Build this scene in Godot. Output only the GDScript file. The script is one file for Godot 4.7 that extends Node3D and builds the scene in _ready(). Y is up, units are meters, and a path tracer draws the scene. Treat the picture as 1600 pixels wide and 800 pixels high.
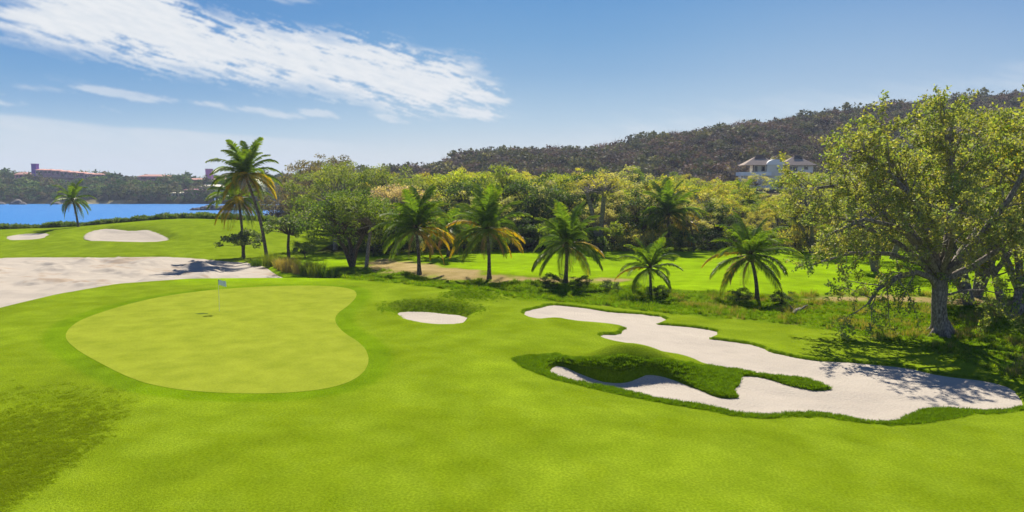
extends Node3D
# A golf green by the sea: x is right, -z is away from the viewer, metres. D below means distance ahead (-z).

const PLATEAU := [-37,-20,-36,40,-34.6,49,-34.6,56,-33,62,-29,65,-20,65.5,-13,64.5,-5,59,1,54.5,8,54,20,52,40,49,70,46,70,-20]
const RIDGE := [-130,14,-95,15,0,19.5,40,20,55,21,80,26.5,118,31.5,158,37,197,43,244,48.5,315,54,450,58]
const BUNKER_A := [1.00,49.45,1.69,50.53,2.25,51.55,2.69,52.51,3.14,53.00,3.61,52.99,4.28,52.83,5.14,52.50,6.00,52.10,6.86,51.62,7.66,51.56,8.40,51.91,9.37,51.90,10.57,51.54,10.74,50.55,9.90,48.93,9.56,48.10,9.73,48.06,10.25,48.08,11.12,48.15,11.86,48.11,12.46,47.96,12.96,47.66,13.37,47.20,13.14,46.30,12.28,44.96,12.00,44.31,12.29,44.34,12.85,44.21,13.69,43.94,14.27,43.46,14.59,42.80,14.75,42.20,14.76,41.69,14.93,41.21,15.27,40.77,15.68,40.22,16.18,39.58,16.88,39.19,17.78,39.04,18.63,38.83,19.44,38.55,20.13,38.27,20.69,38.01,21.04,37.60,21.18,37.02,21.54,36.49,22.15,36.01,22.71,35.64,23.23,35.41,23.55,34.97,23.66,34.32,23.52,33.59,23.13,32.79,22.69,31.96,22.18,31.10,21.71,30.52,21.27,30.24,20.76,30.02,20.18,29.85,19.63,29.81,19.12,29.90,18.63,30.01,18.15,30.13,17.69,30.12,17.25,29.98,16.78,29.70,16.28,29.27,15.79,28.87,15.31,28.49,14.91,28.33,14.59,28.38,14.24,28.56,13.86,28.89,13.46,29.18,13.02,29.45,12.52,29.55,11.95,29.50,11.36,29.35,10.73,29.11,10.14,28.94,9.59,28.86,9.06,29.00,8.54,29.38,7.97,29.68,7.36,29.89,6.81,30.05,6.33,30.14,5.91,30.36,5.57,30.71,5.27,31.00,5.03,31.24,4.67,31.42,4.20,31.54,3.65,31.70,3.03,31.91,2.59,32.17,2.32,32.50,2.02,32.96,1.68,33.53,1.65,34.28,1.93,35.20,2.23,35.66,2.55,35.67,2.90,35.49,3.30,35.11,3.66,34.80,3.99,34.54,4.30,34.33,4.58,34.17,4.87,34.07,5.17,34.02,5.44,34.02,5.67,34.07,5.91,34.15,6.16,34.24,6.39,34.28,6.62,34.26,6.87,34.20,7.16,34.09,7.45,33.94,7.74,33.74,8.02,33.42,8.29,32.98,8.53,32.48,8.74,31.92,8.96,31.54,9.19,31.33,9.49,31.28,9.86,31.36,10.06,31.48,10.08,31.64,10.13,32.03,10.21,32.66,10.41,33.18,10.72,33.57,11.01,34.19,11.28,35.04,11.54,35.49,11.80,35.56,12.09,35.47,12.40,35.22,12.67,34.84,12.91,34.33,13.16,33.89,13.44,33.52,13.75,33.26,14.10,33.12,14.46,33.12,14.83,33.26,15.02,33.37,15.02,33.45,14.98,33.73,14.90,34.22,14.80,34.68,14.68,35.12,14.37,35.43,13.87,35.60,13.43,35.76,13.05,35.92,12.55,36.15,11.92,36.47,11.29,36.81,10.66,37.19,10.22,37.75,9.99,38.49,9.71,39.03,9.39,39.36,9.00,39.59,8.55,39.72,8.23,39.98,8.04,40.37,7.74,40.67,7.32,40.90,6.77,41.12,6.06,41.32,5.56,41.75,5.27,42.39,5.50,42.89,6.26,43.25,6.73,43.85,6.92,44.69,7.12,45.21,7.33,45.39,7.34,45.71,7.17,46.15,6.76,46.43,6.11,46.55,5.37,46.59,4.54,46.55,3.88,46.73,3.39,47.12,2.93,47.25,2.51,47.10,2.10,46.87,1.71,46.53,1.30,47.00,0.87,48.28]
const BUNKER_B := [-7.98,51.88,-7.58,52.01,-7.09,52.04,-6.51,51.97,-5.90,51.80,-5.28,51.53,-4.67,51.22,-4.07,50.88,-3.59,50.42,-3.22,49.85,-3.09,48.44,-3.19,46.21,-3.42,44.97,-3.78,44.72,-4.20,44.62,-4.68,44.68,-5.21,44.96,-5.79,45.48,-6.28,46.00,-6.66,46.53,-7.18,48.05,-7.84,50.56]
const BUNKER_C := [-73.95,127.72,-74.70,130.12,-74.89,131.87,-74.51,132.97,-72.93,132.29,-70.16,129.82,-67.96,128.38,-66.34,127.95,-65.43,128.06,-65.24,128.69,-64.26,128.11,-62.49,126.32,-60.42,124.13,-58.06,121.54,-57.15,119.68,-57.72,118.55,-58.96,118.09,-60.88,118.30,-62.87,118.64,-64.94,119.10,-66.85,119.49,-68.60,119.79,-70.50,121.59,-72.55,124.87]
const BUNKER_D := [-88.48,129.07,-89.11,131.88,-88.22,132.90,-85.79,132.14,-83.56,130.25,-81.53,127.23,-80.46,124.60,-80.36,122.33,-80.89,121.27,-82.05,121.41,-84.02,123.03,-86.78,126.12]
const WASTE := [-80.98,100.46,-79.16,100.67,-77.49,100.88,-75.98,101.09,-74.63,101.29,-73.44,101.48,-72.33,101.70,-71.32,101.94,-70.40,102.19,-69.58,102.47,-68.39,102.63,-66.85,102.68,-64.95,102.61,-62.70,102.42,-60.64,102.33,-58.77,102.33,-57.10,102.43,-55.62,102.61,-53.97,102.66,-52.13,102.57,-50.11,102.34,-47.91,101.96,-45.94,101.50,-44.19,100.93,-42.66,100.28,-41.36,99.53,-40.13,98.86,-38.97,98.27,-37.88,97.77,-36.86,97.35,-35.85,96.73,-34.86,95.93,-33.87,94.94,-32.90,93.76,-31.96,92.44,-31.06,90.98,-30.19,89.39,-29.36,87.65,-28.55,85.98,-27.76,84.36,-26.99,82.81,-26.24,81.32,-25.26,79.54,-24.06,77.47,-22.63,75.11,-20.98,72.47,-20.21,70.45,-20.32,69.07,-21.31,68.31,-23.19,68.19,-24.91,68.02,-26.47,67.81,-27.88,67.55,-29.12,67.25,-30.31,66.82,-31.44,66.26,-32.50,65.56,-33.50,64.74,-34.33,63.71,-34.99,62.49,-35.49,61.06,-35.81,59.44,-36.05,57.91,-36.20,56.47,-36.26,55.12,-36.24,53.88,-36.21,52.66,-36.17,51.47,-36.12,50.31,-36.08,49.19,-36.29,48.06,-36.76,46.94,-37.50,45.81,-38.50,44.69,-40.50,43.66,-43.50,42.72,-47.50,41.88,-52.50,41.12,-57.73,44.32,-63.20,51.46,-68.89,62.55,-74.82,77.59,-78.82,88.92,-80.87,96.54]
const GREEN := [-25.44,41.08,-25.79,41.77,-26.10,42.44,-26.37,43.10,-26.61,43.74,-26.82,44.36,-26.99,45.02,-27.13,45.71,-27.23,46.44,-27.31,47.20,-27.35,47.98,-27.37,48.80,-27.37,49.64,-27.34,50.51,-27.27,51.37,-27.16,52.22,-27.02,53.06,-26.85,53.90,-26.58,54.74,-26.21,55.59,-25.74,56.44,-25.18,57.30,-24.51,58.09,-23.74,58.80,-22.87,59.44,-21.89,60.01,-20.89,60.45,-19.87,60.75,-18.83,60.93,-17.77,60.98,-16.78,60.91,-15.87,60.72,-15.02,60.41,-14.26,59.97,-13.60,59.43,-13.06,58.77,-12.63,58.01,-12.32,57.13,-12.06,56.16,-11.86,55.12,-11.72,53.99,-11.63,52.78,-11.57,51.68,-11.54,50.68,-11.53,49.79,-11.55,49.01,-11.53,48.24,-11.48,47.48,-11.39,46.72,-11.26,45.98,-11.08,45.21,-10.85,44.41,-10.58,43.59,-10.25,42.74,-9.92,41.94,-9.57,41.19,-9.22,40.49,-8.85,39.84,-8.52,39.21,-8.22,38.60,-7.95,38.00,-7.71,37.43,-7.50,36.85,-7.32,36.27,-7.16,35.69,-7.02,35.11,-6.91,34.53,-6.82,33.95,-6.76,33.38,-6.73,32.81,-6.74,32.28,-6.78,31.78,-6.87,31.32,-6.99,30.90,-7.16,30.52,-7.38,30.19,-7.64,29.91,-7.94,29.67,-8.30,29.48,-8.70,29.32,-9.15,29.20,-9.65,29.13,-10.18,29.09,-10.73,29.08,-11.31,29.11,-11.92,29.17,-12.51,29.26,-13.08,29.39,-13.62,29.54,-14.14,29.74,-14.65,29.97,-15.15,30.25,-15.65,30.56,-16.14,30.92,-16.70,31.38,-17.33,31.92,-18.03,32.56,-18.80,33.30,-19.54,34.02,-20.27,34.73,-20.97,35.43,-21.65,36.12,-22.30,36.82,-22.92,37.53,-23.52,38.24,-24.08,38.96,-24.59,39.67,-25.04,40.38]
const RIDGE_ROUGH := [0.00,35.26,0.80,35.98,2.29,36.77,4.38,35.10,6.48,34.60,8.43,34.99,10.19,36.82,11.67,36.30,12.84,35.47,14.44,34.96,14.89,33.27,14.12,32.50,12.87,33.44,11.56,34.49,11.06,34.34,10.64,33.20,10.11,32.24,9.88,30.87,9.08,30.68,8.21,32.19,7.21,33.61,6.34,33.77,5.11,32.64,3.95,32.73,2.61,34.38,1.52,33.95,2.31,32.35,3.94,31.48,5.46,30.49,7.02,29.90,8.24,29.42,9.29,28.72,10.37,28.87,11.61,29.33,12.74,29.44,13.60,28.88,14.38,28.30,15.01,28.20,15.94,28.89,16.93,29.73,17.86,30.10,18.81,29.85,19.83,29.68,20.91,29.90,21.78,30.46,21.63,29.88,19.94,29.20,18.85,29.14,17.39,28.44,15.78,27.85,14.78,27.74,13.67,28.14,12.66,28.75,11.35,28.69,10.16,28.24,9.09,28.09,7.74,28.75,5.32,29.65,3.56,30.61,1.71,31.96,0.60,33.46]
const ROUGH := [3.69,53.93,6.30,53.78,8.72,53.36,10.95,52.67,13.27,52.11,15.68,51.66,17.70,50.91,19.33,49.86,20.69,48.83,21.76,47.83,22.62,46.55,23.27,44.97,23.94,43.14,24.63,41.06,24.91,38.63,24.76,35.86,25.29,34.27,26.52,33.86,32.73,40.79,43.93,55.05,45.82,62.98,38.39,64.58,31.69,65.10,25.72,64.56,21.44,64.77,18.86,65.76,16.20,66.82,13.47,67.96,10.67,69.37,7.78,71.04,5.40,71.97,3.50,72.16,1.27,72.42,-1.29,72.74,-3.73,73.20,-6.04,73.81,-8.03,74.26,-9.70,74.55,-11.85,77.36,-14.48,82.68,-16.93,86.22,-19.21,87.98,-20.47,87.72,-20.69,85.44,-19.48,79.49,-16.83,69.88,-14.42,64.63,-12.26,63.75,-9.68,62.22,-6.70,60.03,-4.14,57.71,-2.02,55.26,-0.12,54.03,1.55,54.01]
const LEFT_ROUGH := [-13.12,14.36,-13.21,17.42,-13.31,19.45,-13.41,20.45,-13.53,21.56,-13.65,22.78,-13.93,24.26,-14.37,25.99,-14.83,27.50,-15.32,28.80,-15.92,29.95,-16.65,30.96,-17.87,31.89,-19.58,32.74,-21.34,33.63,-23.16,34.58,-25.91,35.58,-29.60,36.63,-26.85,31.08,-17.67,18.91]
const DIRT := [-19.43,96.16,-18.26,99.01,-16.52,98.49,-14.21,94.60,-11.73,91.51,-9.08,89.22,-6.49,85.11,-3.95,79.18,-1.53,75.69,0.80,74.64,3.13,74.42,5.48,75.06,7.71,75.85,9.84,76.82,11.52,76.89,12.74,76.07,12.40,74.76,10.50,72.98,8.41,71.79,6.14,71.21,3.76,70.79,1.25,70.54,-1.28,70.87,-3.83,71.79,-6.10,72.56,-8.09,73.20,-10.17,74.18,-12.34,75.51,-14.55,78.76,-16.80,83.93,-18.44,88.58,-19.49,92.69]
const DIRT2 := [25.23,63.69,27.60,64.63,29.96,65.17,32.34,65.31,34.38,65.10,36.09,64.56,38.51,64.28,41.64,64.28,44.99,64.02,48.55,63.49,49.29,61.88,47.18,59.19,44.71,58.41,41.87,59.54,39.10,60.30,36.39,60.69,33.48,61.02,30.37,61.28,27.86,61.41,25.96,61.41,24.77,61.86,24.29,62.77]
const CLOUD := [-34.82,12.88,-26.39,14.01,-21.84,11.71,-17.54,11.19,-11.60,10.77,-6.60,9.81,-2.85,9.07,-3.44,8.64,-1.48,7.70,-0.64,6.75,-1.48,6.12,-4.68,6.35,-4.93,5.77,-9.31,5.81,-11.92,6.61,-15.40,7.29,-18.98,7.47,-22.40,8.01,-25.27,8.18,-28.37,8.71,-31.29,9.02,-35.02,9.49]
const ORD := ["first","second","third","fourth","fifth","sixth","seventh","eighth","ninth","tenth","eleventh","twelfth","thirteenth","fourteenth","fifteenth","sixteenth","seventeenth","eighteenth","nineteenth","twentieth","twenty-first","twenty-second","twenty-third","twenty-fourth","twenty-fifth","twenty-sixth","twenty-seventh","twenty-eighth","twenty-ninth","thirtieth"]

var plateau: PackedVector2Array
var areas := {}
var bunkers := []
var rough_noise := FastNoiseLite.new()
var soft_noise := FastNoiseLite.new()
var M := {}
var names := {}
var rng := RandomNumberGenerator.new()
var clock := 0

# ---------------------------------------------------------------- small tools
func stage(t: String) -> void:
	print("%5d ms %s" % [Time.get_ticks_msec() - clock, t])

func ss(a: float, b: float, x: float) -> float:
	return smoothstep(a, b, x)

func bell(a: float) -> float:
	return exp(-a * a)

func pack(a: Array) -> PackedVector2Array:
	var p := PackedVector2Array()
	for i in range(0, a.size(), 2):
		p.append(Vector2(a[i], a[i + 1]))
	return p

func sdf(p: Vector2, poly: PackedVector2Array) -> float:
	var d := 1e18
	var a := poly[poly.size() - 1]
	var inside := false
	for b in poly:
		d = minf(d, p.distance_squared_to(Geometry2D.get_closest_point_to_segment(p, a, b)))
		if (a.y > p.y) != (b.y > p.y) and p.x < (b.x - a.x) * (p.y - a.y) / (b.y - a.y) + a.x:
			inside = not inside
		a = b
	d = sqrt(d)
	return -d if inside else d

func box_of(poly: PackedVector2Array, grow: float) -> Rect2:
	var r := Rect2(poly[0], Vector2.ZERO)
	for q in poly:
		r = r.expand(q)
	return r.grow(grow)

func area(called: String, pts: Array, grow := 3.0) -> void:
	var p := pack(pts)
	areas[called] = {"p": p, "r": box_of(p, grow)}

func area_sd(called: String, x: float, d: float) -> float:
	var q := Vector2(x, d)
	if not areas[called].r.has_point(q):
		return 99.0
	return sdf(q, areas[called].p)

func table(t: Array, x: float) -> float:
	if x <= t[0]:
		return t[1]
	for i in range(0, t.size() - 2, 2):
		if x <= t[i + 2]:
			return lerpf(t[i + 1], t[i + 3], (x - t[i]) / (t[i + 2] - t[i]))
	return t[t.size() - 1]

func rnd(a: float, b: float) -> float:
	return rng.randf_range(a, b)

func dir3() -> Vector3:
	var y := rng.randf_range(-1, 1)
	var t := rng.randf() * TAU
	var r := sqrt(1 - y * y)
	return Vector3(r * cos(t), y, r * sin(t))

func numbered(called: String) -> String:
	var n: int = names.get(called, 0)
	names[called] = n + 1
	return called if n == 0 else "%s_%03d" % [called, n]

func tag(o: Node, label: String, category: String, group := "", kind := "") -> Node:
	if label: o.set_meta("label", label)
	if category: o.set_meta("category", category)
	if group: o.set_meta("group", group)
	if kind: o.set_meta("kind", kind)
	return o

func thing(called: String, label: String, category: String, at: Vector3, turn := 0.0, group := "") -> Node3D:
	var o := Node3D.new()
	o.name = numbered(called)
	add_child(o)
	o.position = at
	o.rotation.y = turn
	tag(o, label, category, group)
	return o

func part(parent: Node, called: String, mesh: Mesh, mat: Material, at := Vector3.ZERO) -> MeshInstance3D:
	var o := MeshInstance3D.new()
	o.name = called if parent != self else numbered(called)
	o.mesh = mesh
	o.material_override = mat
	o.position = at
	parent.add_child(o, true)
	return o

class MB:
	var v := PackedVector3Array()
	var n := PackedVector3Array()
	var c := PackedColorArray()
	var uv := PackedVector2Array()
	var uv2 := PackedVector2Array()
	var i := PackedInt32Array()
	func mesh() -> ArrayMesh:
		var a := []
		a.resize(Mesh.ARRAY_MAX)
		a[Mesh.ARRAY_VERTEX] = v
		if n.size(): a[Mesh.ARRAY_NORMAL] = n
		if c.size(): a[Mesh.ARRAY_COLOR] = c
		if uv.size(): a[Mesh.ARRAY_TEX_UV] = uv
		if uv2.size(): a[Mesh.ARRAY_TEX_UV2] = uv2
		if i.size(): a[Mesh.ARRAY_INDEX] = i
		var m := ArrayMesh.new()
		m.add_surface_from_arrays(Mesh.PRIMITIVE_TRIANGLES, a)
		return m
	func tri(a: Vector3, b: Vector3, d: Vector3, col: Color) -> void:
		v.append(a); v.append(b); v.append(d)
		c.append(col); c.append(col); c.append(col)
	# a leaf: a pointed rhombus folded a little along its midrib
	func leaf(p: Vector3, along: Vector3, side: Vector3, col: Color) -> void:
		var l := p - side * 0.5 + along * 0.45
		var r := p + side * 0.5 + along * 0.45
		v.append(p); v.append(l); v.append(p + along)
		v.append(p); v.append(p + along); v.append(r)
		for k in 6:
			c.append(col)
	# a tube through points with radii; smooth normals, clockwise fronts
	func tube(pts: Array, radii: Array, sides := 7, col := Color.WHITE, cap := true) -> void:
		var start := v.size()
		var last := pts.size() - 1
		var ref := Vector3(0.31, 0.2, 0.93)
		for k in pts.size():
			var t: Vector3 = (pts[mini(k + 1, last)] - pts[maxi(k - 1, 0)]).normalized()
			var a := t.cross(ref).normalized()
			var b := t.cross(a).normalized()
			for s in sides:
				var w := TAU * s / sides
				var out := a * cos(w) + b * sin(w)
				v.append(pts[k] + out * radii[k])
				n.append(out)
				c.append(col)
		for k in last:
			for s in sides:
				var p := start + k * sides + s
				var q := start + k * sides + (s + 1) % sides
				var p2 := p + sides
				var q2 := q + sides
				i.append_array(PackedInt32Array([p, p2, q, q, p2, q2]))
		if cap:
			var t2: Vector3 = (pts[last] - pts[last - 1]).normalized()
			v.append(pts[last] + t2 * radii[last] * 0.5); n.append(t2); c.append(col)
			for s in sides:
				i.append_array(PackedInt32Array([start + last * sides + s, v.size() - 1, start + last * sides + (s + 1) % sides]))

func noise_tex(freq: float, lo: Color, hi: Color, size := 512, octaves := 4, seed_ := 1, kind := FastNoiseLite.TYPE_SIMPLEX_SMOOTH, mid := 0.5) -> NoiseTexture2D:
	var n := FastNoiseLite.new()
	n.noise_type = kind
	n.frequency = freq
	n.fractal_octaves = octaves
	n.fractal_gain = 0.6
	n.seed = seed_
	var t := NoiseTexture2D.new()
	t.width = size
	t.height = size
	t.seamless = true
	t.noise = n
	var g := Gradient.new()
	g.set_color(0, lo)
	g.set_color(1, hi)
	g.set_offset(0, mid - 0.4)
	g.set_offset(1, mid + 0.4)
	t.color_ramp = g
	return t

func mat(called: String, lin: Color, rough := 0.8, spec := 0.3) -> StandardMaterial3D:
	var m := StandardMaterial3D.new()
	m.resource_name = called
	m.albedo_color = lin.linear_to_srgb()
	m.roughness = rough
	m.metallic_specular = spec
	M[called] = m
	return m

# ---------------------------------------------------------------- the lie of the land
func base(x: float, d: float) -> float:
	var sd := 40.0 if d > 110 else sdf(Vector2(x, d), plateau)
	var hp := -1.0 * ss(-3, 15, x) - 0.25 * ss(15, 32, x)
	hp += 0.25 * bell((x - 4) / 7) * bell((d - 27) / 7) + 0.16 * sin(x * 0.21 + 0.6) * sin(d * 0.17) * ss(18, 24, d) * ss(-6, 2, x)
	hp += 1.15 * bell((x - 5.6 - 0.55 * (36.5 - d)) / 2.6) * bell((d - 35.6) / 1.3) * ss(2.5, 5, x)
	hp += 0.55 * bell((x + 3.2) / 3.2) * bell((d - 55.0) / 1.7)
	var lo := -1.6 + 0.5 * ss(58, 70, d) * ss(-22, -10, x)
	lo += 0.55 * bell((d - 78) / 4.5) * ss(-17, -12, x) * (1 - ss(2, 9, x))
	lo += (1.0 + 2.6 * bell((x + 62) / 26)) * ss(100, 143, d) * (1 - ss(-44, -30, x))
	lo += 0.03 * maxf(0, d - 108) * ss(-44, -28, x)
	var h := lerpf(hp, lo, ss(0, 9, sd))
	var sea := ss(150, 185, d) * ss(0, 16, (-40 - (d - 150) * 0.28) - x)
	var hill := maxf(0, (table(RIDGE, x) - 3) * ss(235, 450, d))
	var spur := 3.5 * bell((x - 92) / 30) * bell((d - 262) / 40)
	return lerpf(h + spur + hill, -9, sea)

# extra: soft unevenness that the eye cannot place exactly
func swell(x: float, d: float) -> float:
	return soft_noise.get_noise_2d(x, d) * 0.07 * ss(70, 60, d) + soft_noise.get_noise_2d(x * 0.5 + 300, d * 0.5) * 0.35 * ss(60, 75, d)

func arm_depth(x: float, d: float) -> float:      # the left arm of the large bunker is dug deeper
	return 0.5 * bell((x - 4.2) / 2.7) * bell((d - 34.0) / 2.3)

func cut(x: float, d: float) -> Array:      # how far bunkers lower the ground here, and the nearest edge
	var q := Vector2(x, d)
	var drop := 0.0
	var near := 99.0
	for b in bunkers:
		if b.r.has_point(q):
			var s := sdf(q, b.p)
			near = minf(near, s)
			var w: float = b.w if b.w != 1.7 else lerpf(0.5, 1.7, ss(47.5, 50.5, d))
			var k := 1.0 - ss(-0.45, w, s)
			drop = maxf(drop, (b.d + 0.22 + (arm_depth(x, d) if b.w == 0.4 else 0.0)) * k - b.lip * bell((s - b.w) / (b.w * 0.8)))
	return [drop, near]

func ground_y(x: float, d: float) -> float:
	return base(x, d) + swell(x, d) - cut(x, d)[0]

func lines(stops: Array) -> PackedFloat32Array:   # [from, step, to, step, to ...] grid lines
	var out := PackedFloat32Array()
	var x: float = stops[0]
	for k in range(1, stops.size(), 2):
		while x < stops[k + 1] - 1e-3:
			out.append(x)
			x += stops[k]
		x = stops[k + 1]
	out.append(x)
	return out

func sheet(xs: PackedFloat32Array, ds: PackedFloat32Array, height: Callable, color: Callable, keep = null) -> ArrayMesh:
	var nx := xs.size()
	var nd := ds.size()
	var b := MB.new()
	b.v.resize(nx * nd)
	b.n.resize(nx * nd)
	b.c.resize(nx * nd)
	b.uv.resize(nx * nd)
	b.uv2.resize(nx * nd)
	for j in nd:
		for i in nx:
			var k := j * nx + i
			var x := xs[i]
			var d := ds[j]
			b.v[k] = Vector3(x, height.call(x, d), -d)
			b.uv[k] = Vector2(x, -d) / 3.7
			b.uv2[k] = Vector2(x * 0.83 - d * 0.55, -d * 0.83 - x * 0.55) / 19.0
	for j in nd:
		for i in nx:
			var k := j * nx + i
			var ex := b.v[k + (1 if i < nx - 1 else 0)] - b.v[k - (1 if i > 0 else 0)]
			var ez := b.v[k + (nx if j < nd - 1 else 0)] - b.v[k - (nx if j > 0 else 0)]
			var nn := ex.cross(ez).normalized()
			b.n[k] = nn
			b.c[k] = color.call(xs[i], ds[j])
	for j in nd - 1:
		for i in nx - 1:
			if keep != null and not keep.call((xs[i] + xs[i + 1]) / 2, (ds[j] + ds[j + 1]) / 2):
				continue
			var k := j * nx + i
			b.i.append_array(PackedInt32Array([k, k + nx, k + 1, k + 1, k + nx, k + nx + 1]))
	return b.mesh()

func turf_color(x: float, d: float) -> Color:
	var fair := Color(0.212, 0.290, 0.016)
	var rough := Color(0.062, 0.128, 0.008)
	var c := fair
	var n := rough_noise.get_noise_2d(x * 1.0, d * 1.0)
	var n2 := soft_noise.get_noise_2d(x * 2.2 + 50, d * 2.2)
	if d < 70:
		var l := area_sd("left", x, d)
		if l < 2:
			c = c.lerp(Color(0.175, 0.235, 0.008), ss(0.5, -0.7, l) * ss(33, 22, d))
		var gr := area_sd("green", x, d)
		if gr < 2:
			c = c.lerp(Color(0.165, 0.262, 0.009), ss(1.35, 0.95, gr + n * 0.12))
		var r := area_sd("ridge", x, d)
		if r < 2:
			c = c.lerp(Color(0.13, 0.205, 0.006), ss(0.2, -0.1, r))
	if d < 100 and x > -30:
		var g := area_sd("rough", x, d)
		if g < 3:
			c = c.lerp(Color(0.15, 0.235, 0.009), ss(0.6, -0.6, g + n * 1.5))
			if g < 0:
				c = c.lerp(Color(0.24, 0.20, 0.09), ss(0.12, 0.4, n) * 0.5)
		var t := minf(area_sd("dirt", x, d), area_sd("dirt2", x, d))
		if t < 3:
			c = c.lerp(Color(0.43, 0.32, 0.18), ss(0.7, -0.7, t + n * 2.2 + 0.9))
	if d > 58 and x > -30 and d < 112:      # far fairway, mown in bands
		c = c.lerp(Color(0.26, 0.40, 0.010), ss(60, 66, d) * ss(0.0, 1.0, minf(minf(area_sd("rough", x, d), area_sd("dirt", x, d)), area_sd("dirt2", x, d))))
		c = c * (1.0 + 0.05 * signf(sin(d * 0.9 + x * 0.12)) * ss(60, 70, d))
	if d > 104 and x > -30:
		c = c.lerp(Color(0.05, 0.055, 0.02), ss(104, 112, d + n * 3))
	if d > 145 and x < -30:
		c = c.lerp(Color(0.45, 0.38, 0.27), ss(150, 158, d + n * 4))
	if d > 230:
		c = Color(0.085, 0.07, 0.05)
	return c * (1.0 + n * 0.16 + n2 * 0.12)

# ---------------------------------------------------------------- leaves, trees and palms
func tint(list: Array) -> Color:
	var c: Color = list[rng.randi() % list.size()]
	var k := rnd(0.8, 1.2)
	return Color(c.r * k, c.g * k, c.b * k)

func add_leaf(b: MB, p: Vector3, size: float, slim: float, cols: Array, up := 0.6) -> void:
	var nrm := (dir3() + Vector3.UP * up).normalized()
	var along := dir3()
	along = (along - nrm * along.dot(nrm)).normalized()
	var s := size * rnd(0.7, 1.25)
	b.leaf(p, along * s, nrm.cross(along) * s * slim, tint(cols))

# a broadleaf crown of clumps, and a trunk whose limbs reach into them
func broadleaf(seed_: int, high: float, rx: float, ry: float, clumps: int, per: int, leaf: float, cols: Array, low: float, spread: float, stems := 1, trunk_r := 0.16, bare := 0.0) -> Array:
	rng.seed = seed_
	var b := MB.new()
	var w := MB.new()
	var mid := Vector3(0, high - ry, 0)
	var forks := []
	for s in stems:
		var lean := Vector3(rnd(-1, 1), 0, rnd(-1, 1)) * (0.28 if stems > 1 else 0.12) * high
		var top := Vector3(lean.x, maxf(high - ry * 1.45, high * 0.25), lean.z)
		var bend := Vector3(rnd(-0.2, 0.2), top.y * 0.5, rnd(-0.2, 0.2)) + lean * 0.35
		w.tube([Vector3(lean.x * 0.05, -0.4, lean.z * 0.05), Vector3(lean.x * 0.06, 0.15, lean.z * 0.06), bend, top], [trunk_r * 1.7, trunk_r * 1.15, trunk_r, trunk_r * 0.8], 8, Color(1, 1, 1), false)
		forks.append(top)
	for k in clumps:
		var d := dir3()
		d.y = lerpf(low, 1.0, (d.y + 1) / 2)
		d = d.normalized() * pow(rng.randf(), 0.33)
		if d.length() < 0.55:
			d = d.normalized() * rnd(0.55, 1.0)
		var lump := 1.0 + 0.22 * sin(d.x * 5 + seed_) * cos(d.z * 4 + seed_ * 2)
		var c := mid + Vector3(d.x * rx, d.y * ry, d.z * rx) * lump
		var f: Vector3 = forks[k % forks.size()]
		var elbow := f.lerp(c, 0.5) + Vector3(0, (c.y - f.y) * 0.12 - 0.1, 0) + dir3() * 0.25
		var r0 := trunk_r * rnd(0.25, 0.5)
		w.tube([f - Vector3(0, 0.2, 0), elbow, c], [r0, r0 * 0.55, r0 * 0.16], 5, Color(1, 1, 1), false)
		if rng.randf() < bare:
			for q in 5:
				var e := c + (dir3() + d * 0.6) * spread
				w.tube([c.lerp(elbow, 0.3), c.lerp(e, 0.5) + dir3() * 0.1, e], [r0 * 0.3, r0 * 0.16, r0 * 0.05], 4, Color(1, 1, 1), false)
			continue
		var shade := rnd(0.8, 1.2)
		var own := []
		for q in 3:
			var t := tint(cols)
			own.append(Color(t.r * shade, t.g * shade, t.b * shade))
		for q in per:
			var o := dir3() * pow(rng.randf(), 0.45) * spread
			o.y *= 0.5
			add_leaf(b, c + o, leaf, 0.5, own)
	return [w.mesh(), b.mesh()]

func plant_tree(called: String, label: String, category: String, kind: Array, at: Vector3, turn: float, grow: Vector3, leaf_mat: Material, bark: Material, group := "") -> Node3D:
	var t := thing(called, label, category, at, turn, group)
	t.scale = grow
	part(t, "trunk", kind[0], bark)
	part(t, "crown", kind[1], leaf_mat)
	return t

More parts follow.
